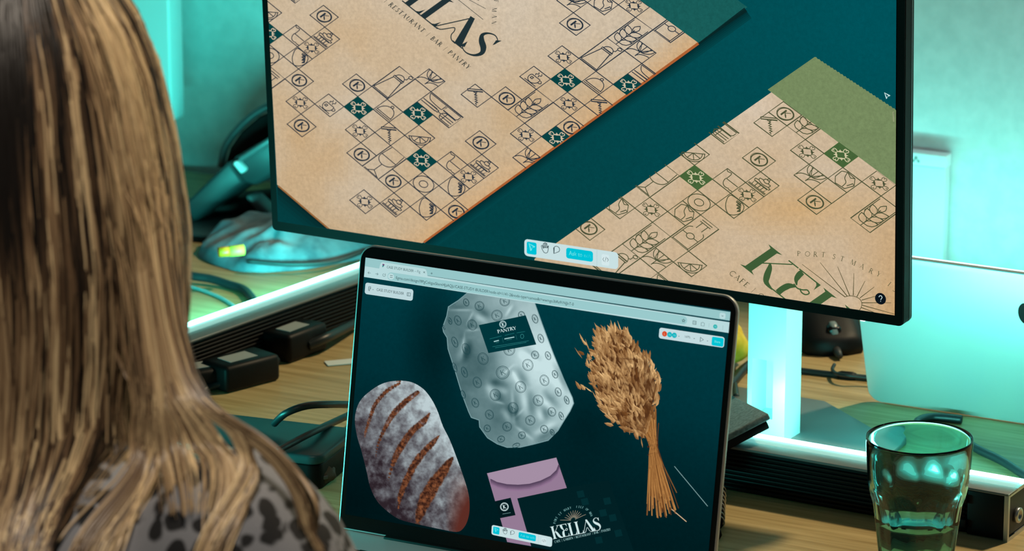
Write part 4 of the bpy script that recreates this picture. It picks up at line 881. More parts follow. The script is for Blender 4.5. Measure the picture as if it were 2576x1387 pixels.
# ------------------------------------------------------------------ silver laptop seen from behind, at the right
lb_ = onz(2196, 1012); lp2 = empty('laptop', lb_, -LYAW, 'silver laptop seen from behind with a black oval mark on its lid', 'laptop')
silver2 = mat('silver_lid', lin(206, 210, 210), .42, .55)
Tt = Matrix.Translation((0, 0, .0006)) @ Matrix.Rotation(math.radians(18), 4, 'X') @ Matrix.Rotation(math.pi/2, 4, 'X')
MB().prism(rrect(.30, .151, [.012, .012, .012, .012], 8, .150-.004, .0755), -.004, .0, Tt).build('lid', silver2, lp2, bevel=.0012)
bpy.context.view_layer.update(); _M = lp2.matrix_basis @ Tt; _h = _M.inverted() @ onplane(2581, 790, _M @ Vector((0,0,0)), _M.to_3x3() @ Vector((0,0,1)))
MB().prism([(_h.x+.0068*math.cos(k*.2618), _h.y+.0105*math.sin(k*.2618)) for k in range(24)], -.0001, .0003, Tt).build('lid_mark', black, lp2)
MB().prism(rrect(.296, .19, .012, 8, .146, .115), 0.0005, .008).build('base', silver2, lp2, bevel=.0012)
# ------------------------------------------------------------------ white box leaning on the wall
wp = dk(0, WALLD-.016)
q0, q1 = onplane(2235, 380, wp, LN), onplane(2371, 657, wp, LN)
ux = (q1-wp).dot(LA); ux0 = (q0-wp).dot(LA); ztop = onplane(2366, 391, wp, LN).z-DZ
wbx = empty('white_box', dk(ux0, WALLD-.016), -LYAW, 'upright white box with pale label strip against the wall right of monitor', 'box')
wm = mat('white_card', lin(226, 232, 232), .55); wm2 = mat('white_label', lin(235, 240, 240), .5)
W_ = ux-ux0
MB().box(0, W_, 0, .013, .004, ztop-.012).build('carton', wm, wbx, bevel=.0012)
MB().box(-.0006, W_+.0006, -.0008, .0135, ztop-.012, ztop).build('header_strip', wm2, wbx, bevel=.0008)
MB().box(-.001, W_+.001, -.0015, .0138, 0, .004).build('foot_strip', wm2, wbx, bevel=.0008)
ic = MB(); ix = (onplane(2305, 402, wp, LN)-wp).dot(LA)-ux0; iz = onplane(2305, 402, wp, LN).z-DZ
for (x, z) in ((0, .0022), (-.0026, -.0012), (.0026, -.0012)): ic.prism(rrect(.0024, .0022, .0005, 3, ix+x, iz+z), .0009, .0012, Matrix.Rotation(math.pi/2, 4, 'X'))
ic.box(ix-.0026, ix+.0026, -.0012, -.0009, iz+.0001, iz+.0005); ic.build('printed_icon', mat('grey_print', lin(110, 140, 140), .6), wbx)
# ------------------------------------------------------------------ mouse
mp_ = onz(2104, 897); ms = empty('computer_mouse', mp_, math.radians(8), 'black wired computer mouse on the desk under the monitor edge', 'mouse')
mm = MB(); vs = []; fs = []; nu, nv = 36, 20
for i in range(nv+1):
    t = i/nv; y = t*.112
    w = .031*(1-abs(2*t-1)**3.2*.32)*min(1, (t/.05+.55)) if t < .05 else .031*(1-abs(2*t-.9)**3*.30); h = .010+.029*math.sin(math.pi*min(1, t*.72+.03))
    for k in range(nu):
        a = 2*math.pi*k/nu; ca, sa = math.cos(a), math.sin(a)
        x = w*math.copysign(abs(ca)**.6, ca); z = max(0, sa)**.75*h if sa > 0 else 0
        vs.append((x*(1 if sa > 0 else .94), y, .0015+z if sa > 0 else .0008))
for i in range(nv):
    for k in range(nu): fs.append((i*nu+k, i*nu+(k+1) % nu, (i+1)*nu+(k+1) % nu, (i+1)*nu+k))
fs += [tuple(range(nu-1, -1, -1)), tuple(nv*nu+k for k in range(nu))]
mm.add(vs, fs); mm.build('shell', black, ms, smooth=True, auto=1)
MB().box(-.0065, .0065, .008, .030, .012, .0245).build('wheel_surround', blackgloss, ms, bevel=.003)
o = MB().lathe([(0,-.0035), (.009,-.0035), (.0105,-.002), (.0105,.002), (.009,.0035), (0,.0035)], 28).build('scroll_wheel', mat('grey_rubber', lin(120, 128, 128), .3), ms, smooth=True)
o.rotation_euler = (0, math.pi/2, 0); o.location = (0, .017, .0165)
MB().tube([(0, .004, .006), (0, -.006, .005), (0, -.014, .004)], [.0042, .0036, .0026], 12).build('strain_relief', darkgrey, ms, smooth=True)
# ------------------------------------------------------------------ cables
cab = mat('dark_cable', lin(24, 34, 36), .4)
def cable(pts, r, label, m=cab, z=None, conn=None, n=10):
    P = [onz(p[0], p[1], DZ+(p[2] if len(p) > 2 else 0)+r) if len(p) < 4 else Vector(p[:3]) for p in pts]
    # onz is solved on the desk plane raised by the given height
    t = empty('cable', P[0], 0, label, 'cable'); Q = [q-P[0] for q in catmull(P, n)]
    MB().tube(Q, r, 10).build('sheath', m, t, smooth=True)
    if conn:
        for (i, ln, rr_) in conn:
            a = Q[int(i*(len(Q)-1))]; b_ = Q[min(len(Q)-1, int(i*(len(Q)-1))+1)]; d = (b_-a).normalized()
            MB().tube([a-d*ln/2, a-d*ln*.3, a+d*ln*.3, a+d*ln/2], [r*1.2, rr_, rr_, r*1.2], 12).build('plug', black, t, smooth=True)
    return t
cable([(1975,928,.001), (2040,936,0), (2110,944,0), (2180,951,0), (2260,958,0), (2330,958,0)], .0026, 'straight dark cable with plug running behind the monitor stand to the laptop', conn=[(.47, .016, .0042)])
cable([(2099,918,.005), (2094,930,.004), (2104,940,.0062), (2130,945,.0072), (2165,949,.0062), (2200,952,.0058)], .0016, 'thin mouse lead curling from the black mouse')
cable([(2640,1232,0), (2576,1195,0), (2520,1160,0), (2462,1132,0), (2418,1106,0), (2372,1090,0), (2335,1086,0), (2308,1076,0), (2312,1058,0), (2350,1050,0), (2420,1056,0)], .0036, 'thick dark cable curving on the desk behind the glass')
cable([(2012,770,.01), (2000,800,.006), (1992,824,.002), (1972,848,0), (1940,880,0), (1905,905,0), (1870,930,0), (1838,965,0), (1790,990,0)], .0042, 'dark cable passing behind the white monitor stand')
cable([(1800,905,0), (1834,930,0), (1846,965,0), (1852,1000,0)], .003, 'short dark cable beside the left edge of the stand')
# ------------------------------------------------------------------ yellow pouch and crumpled tissue behind the stand
yl = mat('yellow_cloth', lin(222, 190, 40), .8); noisy(yl, lin(206, 172, 30), lin(232, 204, 70), (1,1,1), 90, 3, 0, .3)
def lump(name, m, parent, rx, ry, h, seed, rough=.12, n=28, rings=10, fr=2.2, loc=(0,0,0)):
    """cushion-like soft shape lying on z=0"""
    mb_ = MB(); vs = [(0, 0, .0005)]; fs = []
    for i in range(1, rings+1):
        ph = math.pi*i/rings
        for k in range(n):
            a = 2*math.pi*k/n; s = math.sin(ph)**.7; nzv = 1+rough*mnoise.noise(Vector((math.cos(a)*fr, math.sin(a)*fr, seed+ph*1.3)))*2
            vs.append((rx*s*math.cos(a)*nzv, ry*s*math.sin(a)*nzv, max(.0005, (h/2-h/2*math.cos(ph))*(1+rough*mnoise.noise(Vector((math.cos(a)*3, math.sin(a)*3, seed+5+ph)))*1.6))) if i < rings else (rx*.02*math.cos(a), ry*.02*math.sin(a), h))
    for k in range(n): fs.append((0, 1+(k+1) % n, 1+k))
    for i in range(rings-1):
        for k in range(n): fs.append((1+i*n+k, 1+i*n+(k+1) % n, 1+(i+1)*n+(k+1) % n, 1+(i+1)*n+k))
    fs.append(tuple(1+(rings-1)*n+k for k in range(n)))
    o = mb_.add(vs, fs).build(name, m, parent, smooth=True, auto=1); o.location = loc; return o
yp = onz(1838, 950)
t = empty('yellow_pouch', yp+Vector((-.02, .045, 0)), .4, 'yellow soft pouch behind the white stand', 'pouch'); lump('pouch', yl, t, .036, .045, .040, 2.0); MB().box(-.030, .030, -.0015, .0015, .036, .041).build('zip', darkgrey, t, bevel=.0005)
tp = onz(2015, 812)
t = empty('crumpled_tissue', tp+Vector((.0, .02, 0)), .2, 'crumpled white tissue behind the mouse', 'tissue')
def crumple(name, m, parent, sx, sy, h, seed, n=16):
    mb_ = MB(); vs = []; fs = []
    for i in range(n+1):
        for j in range(n+1):
            u, v = i/n*2-1, j/n*2-1; p = Vector((u*2.1, v*2.1, seed)); e = max(0, 1-max(abs(u), abs(v))**4)
            z = h*(.25+abs(mnoise.noise(p))*1.4+.25*abs(mnoise.noise(p*2.7)))*(.25+.75*e)
            vs.append((sx*u*(1+.15*mnoise.noise(p*1.7)), sy*v*(1+.2*mnoise.noise(p*1.3+Vector((4,0,0)))), z))
    for i in range(n):
        for j in range(n): a = i*(n+1)+j; fs.append((a, a+n+1, a+n+2, a+1))
    o = mb_.add(vs, fs).build(name, m, parent); md = o.modifiers.new('thickness', 'SOLIDIFY'); md.thickness = .0004; md.offset = 1; return o
crumple('sheet', mat('tissue_white', lin(226, 228, 226), .9), t, .036, .022, .026, 3.1)
# ------------------------------------------------------------------ grey tablet on a black stand and spiral notebook beside the laptop
Cc = ony(1932, 1040, 2.985); Ad = ony(1835, 991, 3.09)-Cc
best = min((abs((ony(1828, 1094, y)-Cc).normalized().dot(Ad.normalized())), y) for y in [2.80+.002*k for k in range(95)])
Bd = ony(1828, 1094, best[1])-Cc
ea, eb = Ad.normalized(), Bd.normalized(); en_ = ea.cross(eb).normalized()
if en_.z < 0: en_ = -en_
st = empty('tablet', Vector((Cc.x, Cc.y, DZ)), 0, 'grey tablet in a black case leaning on the LED bar beside the laptop lid', 'tablet')
def obox(la_, lb2, t0, t1, off=0.0):
    c = Cc-Vector((Cc.x, Cc.y, DZ)); m = MB(); P = lambda a, b_, t: c+ea*a+eb*b_+en_*t
    vs = [P(a, b_, t) for a in (off, la_) for b_ in (off, lb2) for t in (t0, t1)]
    return m.add(vs, [(0,1,3,2), (4,6,7,5), (0,4,5,1), (2,3,7,6), (0,2,6,4), (1,5,7,3)])
greyp = mat('grey_textured', lin(96, 118, 122), .75); noisy(greyp, lin(82, 104, 108), lin(108, 130, 134), (1,1,1), 400, 2, 0, .1)
obox(.14, .085, -.0055, 0).build('back_plate', greyp, st, bevel=.0012); obox(.137, .083, -.0125, -.0056, .003).build('case', black, st, bevel=.001)
n0, n1 = onz(1812, 1352), onz(1818, 1248); nd_ = (n1-n0).normalized(); nr = Vector((nd_.y, -nd_.x, 0)); ang = math.atan2(nr.y, nr.x)
nb = empty('spiral_notebook', n0-nr*.004, ang, 'spiral notebook lying behind the right edge of the laptop', 'notebook')
cov = mat('brown_cover', lin(112, 84, 48), .7); noisy(cov, lin(70, 60, 44), lin(150, 116, 66), (1,1,1), 160, 3, 0, 0)
MB().box(-.075, -.001, .0, .095, .0, .009).build('pages', mat('paper_cream', lin(214, 206, 180), .9), nb, bevel=.0006)
MB().box(-.077, .0, -.001, .097, .009, .0104).build('cover', cov, nb, bevel=.0006)
MB().tube([(.0005, .012, .0065), (.0005, .09, .0065)], .0052, 14).build('spine_core', black, nb, smooth=True)
rg = None
for k in range(8):
    if rg is None: rg = MB().lathe([(.0062+.0007*math.cos(a), .0007*math.sin(a)) for a in [2*math.pi*q/8 for q in range(8)]], 22, closed=True).build('ring', alu, nb, smooth=True); o = rg
    else: o = link_obj('ring', rg.data, nb)
    o.location = (.0005, .0145+k*.0105, .0069); o.rotation_euler = (math.pi/2+.25, 0, 0)
kb = onz(1806, 1354)
tag(MB().lathe([(0,0), (.0035,.0008), (.0050,.0040), (.0040,.0078), (.0015,.0092), (0,.0094)], 20).build('rubber_knob', black, None, smooth=True), 'small black knob on the desk beside the notebook spiral', 'knob').location = kb+Vector((-.002, -.004, 0))
# ------------------------------------------------------------------ far left: panel, telephone, bag, papers, adapters
pf = dk(0, .83); pr0 = onplane(432, 311, pf, LN)
wpn = empty('white_monitor', Vector((pr0.x, pr0.y, DZ)), -LYAW, 'pale white panel on a stand beside the hair against the teal wall', 'monitor')
hz = pr0.z-DZ; whp = mat('white_plastic', lin(232, 236, 236), .35)
MB().prism(rrect(.46, .30, .006, 4, -.23, hz+.15), -.026, 0, Matrix.Rotation(math.pi/2, 4, 'X')).build('housing', whp, wpn, bevel=.003)
MB().box(-.26, -.20, .010, .022, .006, hz+.1).build('stand_neck', whp, wpn, bevel=.002); MB().prism(rrect(.18, .13, .02, 5, -.23, .005), 0, .006).build('stand_base', whp, wpn, bevel=.001)
# telephone
tb = onz(470, 600); tph = empty('desk_telephone', dk(0,0), 0, 'dark desk telephone with slanted handset left of the monitor', 'telephone')
Yp = 3.80
def PP(x, y, Y): return ony(x, y, Y)-HINGE
gm = mat('dark_teal_plastic', lin(52, 62, 64), .42); gm2 = mat('satin_grey_plastic', lin(96, 106, 108), .35)
def slabpx(quad, Yf, Yb, name, m, bevel=.003):
    f = [PP(x, y, Yf) for x, y in quad]; d = LN*(Yb-Yf); n = len(f)
    vs = f+[p+d for p in f]
    fs = [tuple(range(n)), tuple(range(2*n-1, n-1, -1))]+[(i, n+i, n+(i+1) % n, (i+1) % n) for i in range(n)]
    return MB().add(vs, fs).build(name, m, tph, bevel=bevel)
slabpx([(455,520), (575,404), (612,462), (486,562)], Yp-.02, Yp+.03, 'handset', gm, .004)
slabpx([(578,403), (700,330), (745,400), (640,470), (610,462)], Yp-.018, Yp+.03, 'cradle', gm, .004)
slabpx([(596,398), (720,318), (724,336), (602,410)], Yp-.024, Yp-.010, 'edge_highlight', gm2, .002)  # lighter strip that paints the highlight along the upper edge
slabpx([(583,412), (592,404), (614,428), (606,440)], Yp-.026, Yp-.016, 'hinge_highlight', whp, .002)  # white chip that paints the bright highlight at the hinge
slabpx([(612,494), (632,490), (690,548), (662,556)], Yp-.02, Yp+.0, 'support', gm2, .003)
slabpx([(470,520), (680,498), (690,541), (470,541)], Yp+.0, Yp+.06, 'body', black, .004)
arcp = [PP(*q, Yp+.07) for q in catm([(556,420),(566,372),(596,328),(640,288),(690,262),(760,250)],6)]
MB().tube(arcp, [.004+.0*k for k in range(len(arcp))], 10).build('rim', gm2, tph, smooth=True)
inner = [(562,424),(578,372),(606,332),(650,294),(700,272),(760,262),(760,420)]
slabpx(inner, Yp+.06, Yp+.08, 'back_shell', black, .002)
zmin = onz(600, 586).z
# black pad under the telephone
pad = empty('black_folder', onz(450, 605), -LYAW+.12, 'flat black folder on the far desk under the telephone', 'folder')
MB().box(-.05, .055, .0, .17, 0, .004).build('cover', black, pad, bevel=.001); MB().box(-.048, .053, .002, .168, .004, .007).build('top_cover', darkgrey, pad, bevel=.001)
# soft bag
bagm = mat('grey_blue_fabric', lin(96, 112, 122), .85); noisy(bagm, lin(72, 88, 98), lin(122, 138, 148), (1,1,1), 34, 4, 0, .5)
b0 = onz(520, 712); b1 = onz(905, 650)
bx_ = (b1-b0).normalized(); bl_ = (b1-b0).length
bag = empty('soft_bag', (b0+b1)/2+Vector((.01, .075, 0)), math.atan2(bx_.y, bx_.x), 'soft grey fabric bag lying on the far left desk', 'bag')
def draped(name, m, parent, sx, sy, h, seed, n=40):
    mb_ = MB(); vs = []; fs = []
    for i in range(n+1):
        for j in range(n+1):
            u, v = i/n*2-1, j/n*2-1; rr_ = (abs(u)**2.6+abs(v)**2.6)**(1/2.6); s = max(abs(u), abs(v))/max(rr_, 1e-6) if rr_ > 0 else 1
            p = Vector((u*1.4, v*1.4, seed)); e = max(0, 1-max(abs(u), abs(v))**3)
            z = h*(e**.55)*(.72+.5*mnoise.noise(p*1.1)+.22*mnoise.noise(p*2.8))+.0006
            wob = 1+.07*mnoise.noise(Vector((u, v, seed+3))*1.8)
            vs.append((sx*u*s*wob, sy*v*s*wob, max(.0006, z)))
    for i in range(n):
        for j in range(n): a = i*(n+1)+j; fs.append((a, a+n+1, a+n+2, a+1))
    return mb_.add(vs, fs).build(name, m, parent, smooth=True)
draped('bag_body', bagm, bag, bl_*.60, .066, .044, 1.7)
MB().tube(catmull([(-bl_*.5,-.05,.012), (-bl_*.3,-.075,.010), (-bl_*.05,-.082,.008), (bl_*.2,-.07,.010)], 6), .0022, 8).build('seam', darkgrey, bag, smooth=True)
# orange stick and card on the bag
oq = ony(586, 634, onz(586, 690).y)
ob = empty('orange_lighter', onz(582, 640, DZ+.034), .3, 'small orange and yellow object lying on the soft bag', 'lighter')
MB().tube([(-.012,0,.003), (-.002,0,.003)], .0048, 12).build('cap', mat('orange_plastic', lin(230,120,20), .4), ob, smooth=True); MB().tube([(-.002,0,.003), (.012,.001,.003)], .0052, 12).build('barrel', mat('yellow_plastic', lin(236,186,60), .5), ob, smooth=True)
# white sheets behind the bag
s0 = onz(850, 598); sh_ = empty('paper_sheet', s0, -LYAW, 'stack of white paper sheets behind the soft bag under the monitor', 'paper')
for k in range(3): MB().box(-.13-.004*k, .02+.002*k, -.006, .07, .0004+.0016*k, .0018+.0016*k).build('sheet', mat('paper_white', lin(224,230,230), .8), sh_)
tpq = onz(690, 622); tr_ = tag(MB().lathe([(.008,0), (.016,0), (.0165,.0015), (.0165,.0125), (.016,.014), (.008,.014)], 32, closed=True).build('tape_roll', mat('tape_white', lin(214,224,224), .3), None, smooth=False, auto=1), 'pale tape roll on the far desk beside the monitor corner', 'tape'); tr_.location = tpq
cable([(430,680,.004), (480,694,.003), (530,702,.002), (575,716,0), (612,728,0), (632,748,0), (648,772,0)], .0040, 'dark cable trailing from the soft bag to the left LED bar')
cable([(440,712,0), (500,728,0), (560,752,0), (605,784,0)], .0016, 'thin pale cable standing in for a cable shadow on the green lit desk', m=mat('cable_shadow_tone', lin(120,140,140), .5))  # the cable's thin shadow on the desk, built as a tube
# black adapters in front of the left light bar
def adapter(px, py, rz, sx, sy, sz, label):
    t = empty('power_adapter', onz(px, py), rz, label, 'adapter', 'black power adapters in front of the left LED bar')
    MB().box(-sx/2, sx/2, -sy/2, sy/2, 0, sz).build('case', black, t, bevel=.004); MB().tube([(sx/2, 0, sz/2), (sx/2+.012, 0, sz/2)], [.004, .0028], 10).build('strain_relief', black, t, smooth=True)
    MB().box(-sx*.3, sx*.2, -sy*.25, sy*.25, sz, sz+.0004).build('rating_label', mat('label_grey', lin(150,160,160), .6), t)
    return t
adapter(742, 892, .95, .055, .032, .026, 'blocky black power adapter nearest the laptop in front of the LED bar')
adapter(606, 964, .75, .060, .036, .024, 'black power adapter in the middle before the LED bar')
adapter(505, 975, .5, .050, .034, .020, 'black power adapter half hidden by the hair')
cable([(690,905,.004), (660,912,.006), (640,915,.004), (625,930,.002)], .003, 'black lead joining two adapters')
cable([(775,870,.006), (820,850,.010), (860,830,.008), (905,806,.004)], .0045, 'thick black lead running right from the adapter behind the laptop')
cable([(560,965,.004), (530,975,.002), (470,1000,0), (420,1010,0)], .003, 'black lead running left into the hair')
for (x, y, rz, sx, sy, lab) in ((705, 895, .5, .022, .012, 'small white card lying before the adapters'), (652, 944, .9, .026, .007, 'narrow white strip beside the middle adapter'), (862, 914, .3, .030, .014, 'pale card lying beside the laptop edge')):
    tag(MB().prism(rrect(sx, sy, .001, 3), .0004, .0012).build('paper_card', mat('card_white', lin(214,226,226), .7), None, auto=1), lab, 'card').location = onz(x, y); COL.objects[-1].rotation_euler = (0, 0, rz)
# dark hub box with black leads, left of the laptop
hb = onz(838, 1112, DZ+.030)-Vector((0,0,.030)); hub = empty('docking_hub', hb, math.radians(-20), 'dark flat hub box on the desk between shoulder and laptop', 'hub')
hm = mat('hub_dark_teal', lin(30, 74, 78), .4)
MB().prism(rrect(.13, .075, .010, 6, -.062, .0), .0, .022).build('housing', black, hub, bevel=.002); MB().prism(rrect(.134, .079, .011, 6, -.062, .0), .022, .030).build('top_cover', hm, hub, bevel=.002)
for k in range(4): MB().box(-.11+.022*k, -.098+.022*k, -.0385, -.0372, .008, .015).build('port', blackgloss, hub)
cable([(690,1066,.036), (720,1040,.05), (770,1022,.055), (830,1018,.05), (900,1020,.035), (960,1030,.012)], .0030, 'black lead arching from the hub towards the laptop')
cable([(700,1134,.034), (740,1112,.034), (790,1086,.034), (850,1058,.024), (910,1030,.012), (960,1010,.003)], .0030, 'black lead lying across the top of the hub')
br_ = onz(790, 1218); tbr = empty('brown_purse', br_, .5, 'small brown leather purse on the desk behind the shoulder', 'purse'); lump('purse', mat('brown_leather', lin(74, 56, 36), .6), tbr, .018, .013, .016, 6.0); MB().box(-.006, .006, -.0135, -.0118, .007, .010).build('clasp', alu_dark, tbr, bevel=.0005)
# ------------------------------------------------------------------ the woman at the desk, seen from behind
PC = Vector((-.304, 2.235, 0)); person = empty('person', PC, -LYAW, 'woman with long blonde-streaked hair and leopard print top, seen from behind', 'person')
PM = Matrix.Translation(PC) @ Matrix.Rotation(-LYAW, 4, 'Z'); PMI = PM.inverted()
def loft(m, rings, n=28, cap=True):
    """rings: (z, rx, ry, cx, cy)"""
    vs = []; fs = []
    for (z, rx, ry, cx, cy) in rings:
        for k in range(n):
            a = 2*math.pi*k/n; vs.append((cx+rx*math.copysign(abs(math.cos(a))**.85, math.cos(a)), cy+ry*math.copysign(abs(math.sin(a))**.85, math.sin(a)), z))
    for i in range(len(rings)-1):
        for k in range(n): fs.append((i*n+k, i*n+(k+1) % n, (i+1)*n+(k+1) % n, (i+1)*n+k))
    if cap: fs += [tuple(range(n-1, -1, -1)), tuple((len(rings)-1)*n+k for k in range(n))]
    m.add(vs, fs)
def ball(m, c, rx, ry, rz, n=20):
    loft(m, [(c[2]-rz*math.cos(math.pi*i/n), max(rx*math.sin(math.pi*i/n), .0005), max(ry*math.sin(math.pi*i/n), .0005), c[0], c[1]) for i in range(n+1)])
def remesh(o, vox, sm=6):
    md = o.modifiers.new('unify', 'REMESH'); md.mode = 'VOXEL'; md.voxel_size = vox; md.use_smooth_shade = True
    s = o.modifiers.new('smooth', 'SMOOTH'); s.factor = .5; s.iterations = sm; return o
skin = mat('skin', lin(214, 164, 136), .5); bsdf(skin).inputs['Subsurface Weight'].default_value = .1
TORSO = [(.42,.10,.09,0,.0), (.45,.165,.125,0,.0), (.55,.165,.12,0,0), (.65,.142,.105,0,.005), (.75,.148,.108,0,.008), (.85,.162,.115,0,.010), (.92,.172,.112,0,.008), (.966,.169,.098,0,.004), (.999,.152,.082,0,0), (1.022,.116,.066,0,-.002), (1.040,.078,.056,0,-.002)]
ARM = lambda s: ([(s*.138,0,.991), (s*.169,.000,.974), (s*.197,.03,.890), (s*.232,.08,.80), (s*.23,.13,.775), (s*.19,.22,.775), (s*.14,.285,.778), (s*.13,.30,.778)], [.052, .056, .050, .046, .043, .040, .028, .027])
def body_mesh():
    m = MB(); loft(m, TORSO+[(1.07,.060,.055,0,.002), (1.10,.052,.054,0,.008), (1.15,.052,.056,0,.016), (1.18,.05,.055,0,.02)])
    ball(m, (0,.022,1.225), .066, .080, .096); ball(m, (0,.055,1.165), .048, .055, .045)      # skull and jaw
    m.tube([(0,.112,1.255), (0,.126,1.225), (0,.131,1.212), (0,.112,1.205)], [.007, .010, .012, .008], 10)
    for s in (-1, 1):
        ball(m, (s*.073,.03,1.225), .012, .020, .030, 10)
        p, r = ARM(s); m.tube(catmull(p, 4), [float(np.interp(k/4, range(len(r)), r)) for k in range(4*(len(p)-1)+1)], 16)
        m.tube(catmull([(s*.13,.295,.779), (s*.12,.33,.778), (s*.115,.365,.776)], 4), [.024+.010*math.sin(math.pi*k/8*.8) for k in range(9)], 14, flat=.55)
        for q, (dx, ln_, dz) in enumerate(((-.026,.058,0), (-.009,.072,.002), (.009,.076,.002), (.026,.066,0))):
            x = s*.115+s*dx*.95; m.tube(catmull([(x,.355,.777), (x,.355+ln_*.45,.779+dz), (x,.355+ln_*.8,.771), (x,.355+ln_,.761)], 3), [.0088]*3+[.0082]*3+[.0075]*3+[.0062], 10)
        m.tube(catmull([(s*.092,.320,.775), (s*.072,.345,.771), (s*.066,.375,.764)], 3), [.0105]*3+[.0095]*3+[.0075], 10)
        m.tube(catmull([(s*.085,.02,.475), (s*.10,.22,.485), (s*.105,.42,.49), (s*.105,.455,.46)], 5), [.088]*5+[.076]*5+[.060]*5+[.055], 18)
        m.tube(catmull([(s*.105,.45,.47), (s*.105,.44,.32), (s*.105,.42,.12), (s*.105,.43,.06)], 5), [.056]*5+[.050]*5+[.036]*5+[.038], 16)
        m.tube(catmull([(s*.105,.41,.045), (s*.108,.50,.040), (s*.11,.60,.032)], 4), [.036]*4+[.035]*4+[.026], 12, flat=.8)
    return m
bo = remesh(body_mesh().build('body', skin, person), .009, 5)
eyem = mat('eye_white', lin(235,235,232), .2)
for s in (-1, 1):
    e = MB(); ball(e, (s*.031,.104,1.242), .011, .011, .011, 10); e.build('eye', eyem, person, smooth=True)
mo = MB(); mo.tube(catmull([(-.022,.108,1.180), (0,.116,1.182), (.022,.108,1.180)], 4), [.002,.004,.005,.0055,.006,.0055,.005,.004,.002], 8); mo.build('lips', mat('lips', lin(180,96,92), .4), person, smooth=True)
# leopard print top
leo = mat('leopard_print', rough=.85); lm = leo
tc = node(lm, 'ShaderNodeTexCoord'); nz = node(lm, 'ShaderNodeTexNoise'); nz.inputs['Scale'].default_value = 38; nz.inputs['Detail'].default_value = 2
ad = node(lm, 'ShaderNodeMixRGB', blend_type='ADD'); ad.inputs[0].default_value = .022; vo = node(lm, 'ShaderNodeTexVoronoi'); vo.inputs['Scale'].default_value = 68; vo.inputs['Randomness'].default_value = .85
cr = node(lm, 'ShaderNodeValToRGB'); cr.color_ramp.elements[0].position = .45; cr.color_ramp.elements[1].position = .54; cr.color_ramp.elements[0].color = lin(20, 21, 24); cr.color_ramp.elements[1].color = lin(120, 122, 128)
link(lm, tc.outputs['Object'], nz.inputs['Vector']); link(lm, tc.outputs['Object'], ad.inputs[1]); link(lm, nz.outputs['Color'], ad.inputs[2]); link(lm, ad.outputs[0], vo.inputs['Vector']); link(lm, vo.outputs['Distance'], cr.inputs[0]); link(lm, cr.outputs[0], bsdf(lm).inputs['Base Color'])
def blouse_mesh():
    m = MB(); loft(m, [(z, rx+.011, ry+.011, cx, cy) for (z, rx, ry, cx, cy) in TORSO if z > .43]+[(1.050,.066,.062,0,0)])
    for s in (-1, 1):
        p, r = ARM(s); p, r = p[:7], [x+.010 for x in r[:7]]; m.tube(catmull(p, 4), [float(np.interp(k/4, range(len(r)), r)) for k in range(4*(len(p)-1)+1)], 18)
        ball(m, (s*.144,-.002,.978), .058, .064, .056, 14)
    return m
blouse = remesh(blouse_mesh().build('blouse', leo, person), .008, 8)
den = mat('dark_denim', lin(36, 42, 56), .9)
def jeans():
    m = MB(); loft(m, [(.40,.12,.11,0,0), (.43,.172,.135,0,0), (.50,.18,.136,0,0), (.56,.178,.133,0,0)])
    for s in (-1, 1):
        m.tube(catmull([(s*.085,.02,.475), (s*.10,.22,.485), (s*.105,.42,.49), (s*.105,.46,.46)], 5), [.097]*5+[.086]*5+[.070]*5+[.064], 18); m.tube(catmull([(s*.105,.455,.47), (s*.105,.44,.32), (s*.105,.42,.14), (s*.105,.42,.10)], 5), [.064]*5+[.058]*5+[.048]*5+[.048], 16)
    return m
remesh(jeans().build('jeans', den, person), .010, 5)
# chair below the frame
ch = empty('office_chair', PC, -LYAW, 'dark office chair the woman sits on', 'chair')
MB().prism(rrect(.46, .44, .07, 6, 0, .03), .325, .368).build('seat', mat('chair_fabric', lin(40,42,46), .9), ch, bevel=.012)
MB().prism(rrect(.40, .36, .06, 6, 0, .66), .19, .225, Matrix.Rotation(math.pi/2, 4, 'X')).build('backrest', MATS['chair_fabric'], ch, bevel=.01)
MB().box(-.03, .03, -.24, -.225, .30, .70).build('back_bar', black, ch, bevel=.003); MB().box(-.03, .03, -.24, .0, .29, .31).build('seat_bar', black, ch, bevel=.003)
MB().tube([(0,0,.06), (0,0,.33)], .025, 16).build('gas_lift', alu_dark, ch, smooth=True)
for k in range(5):
    a = 2*math.pi*k/5+.3; MB().tube([(0,0,.075), (.26*math.cos(a), .26*math.sin(a), .062)], [.024,.016], 10).build('base_spoke', black, ch, smooth=True)
    MB().lathe([(0,-.012), (.024,-.012), (.028,0), (.024,.012), (0,.012)], 16).build('caster', black, ch, smooth=True); o = COL.objects[-1]; o.location = (.26*math.cos(a), .26*math.sin(a), .029); o.rotation_euler = (math.pi/2, 0, a)
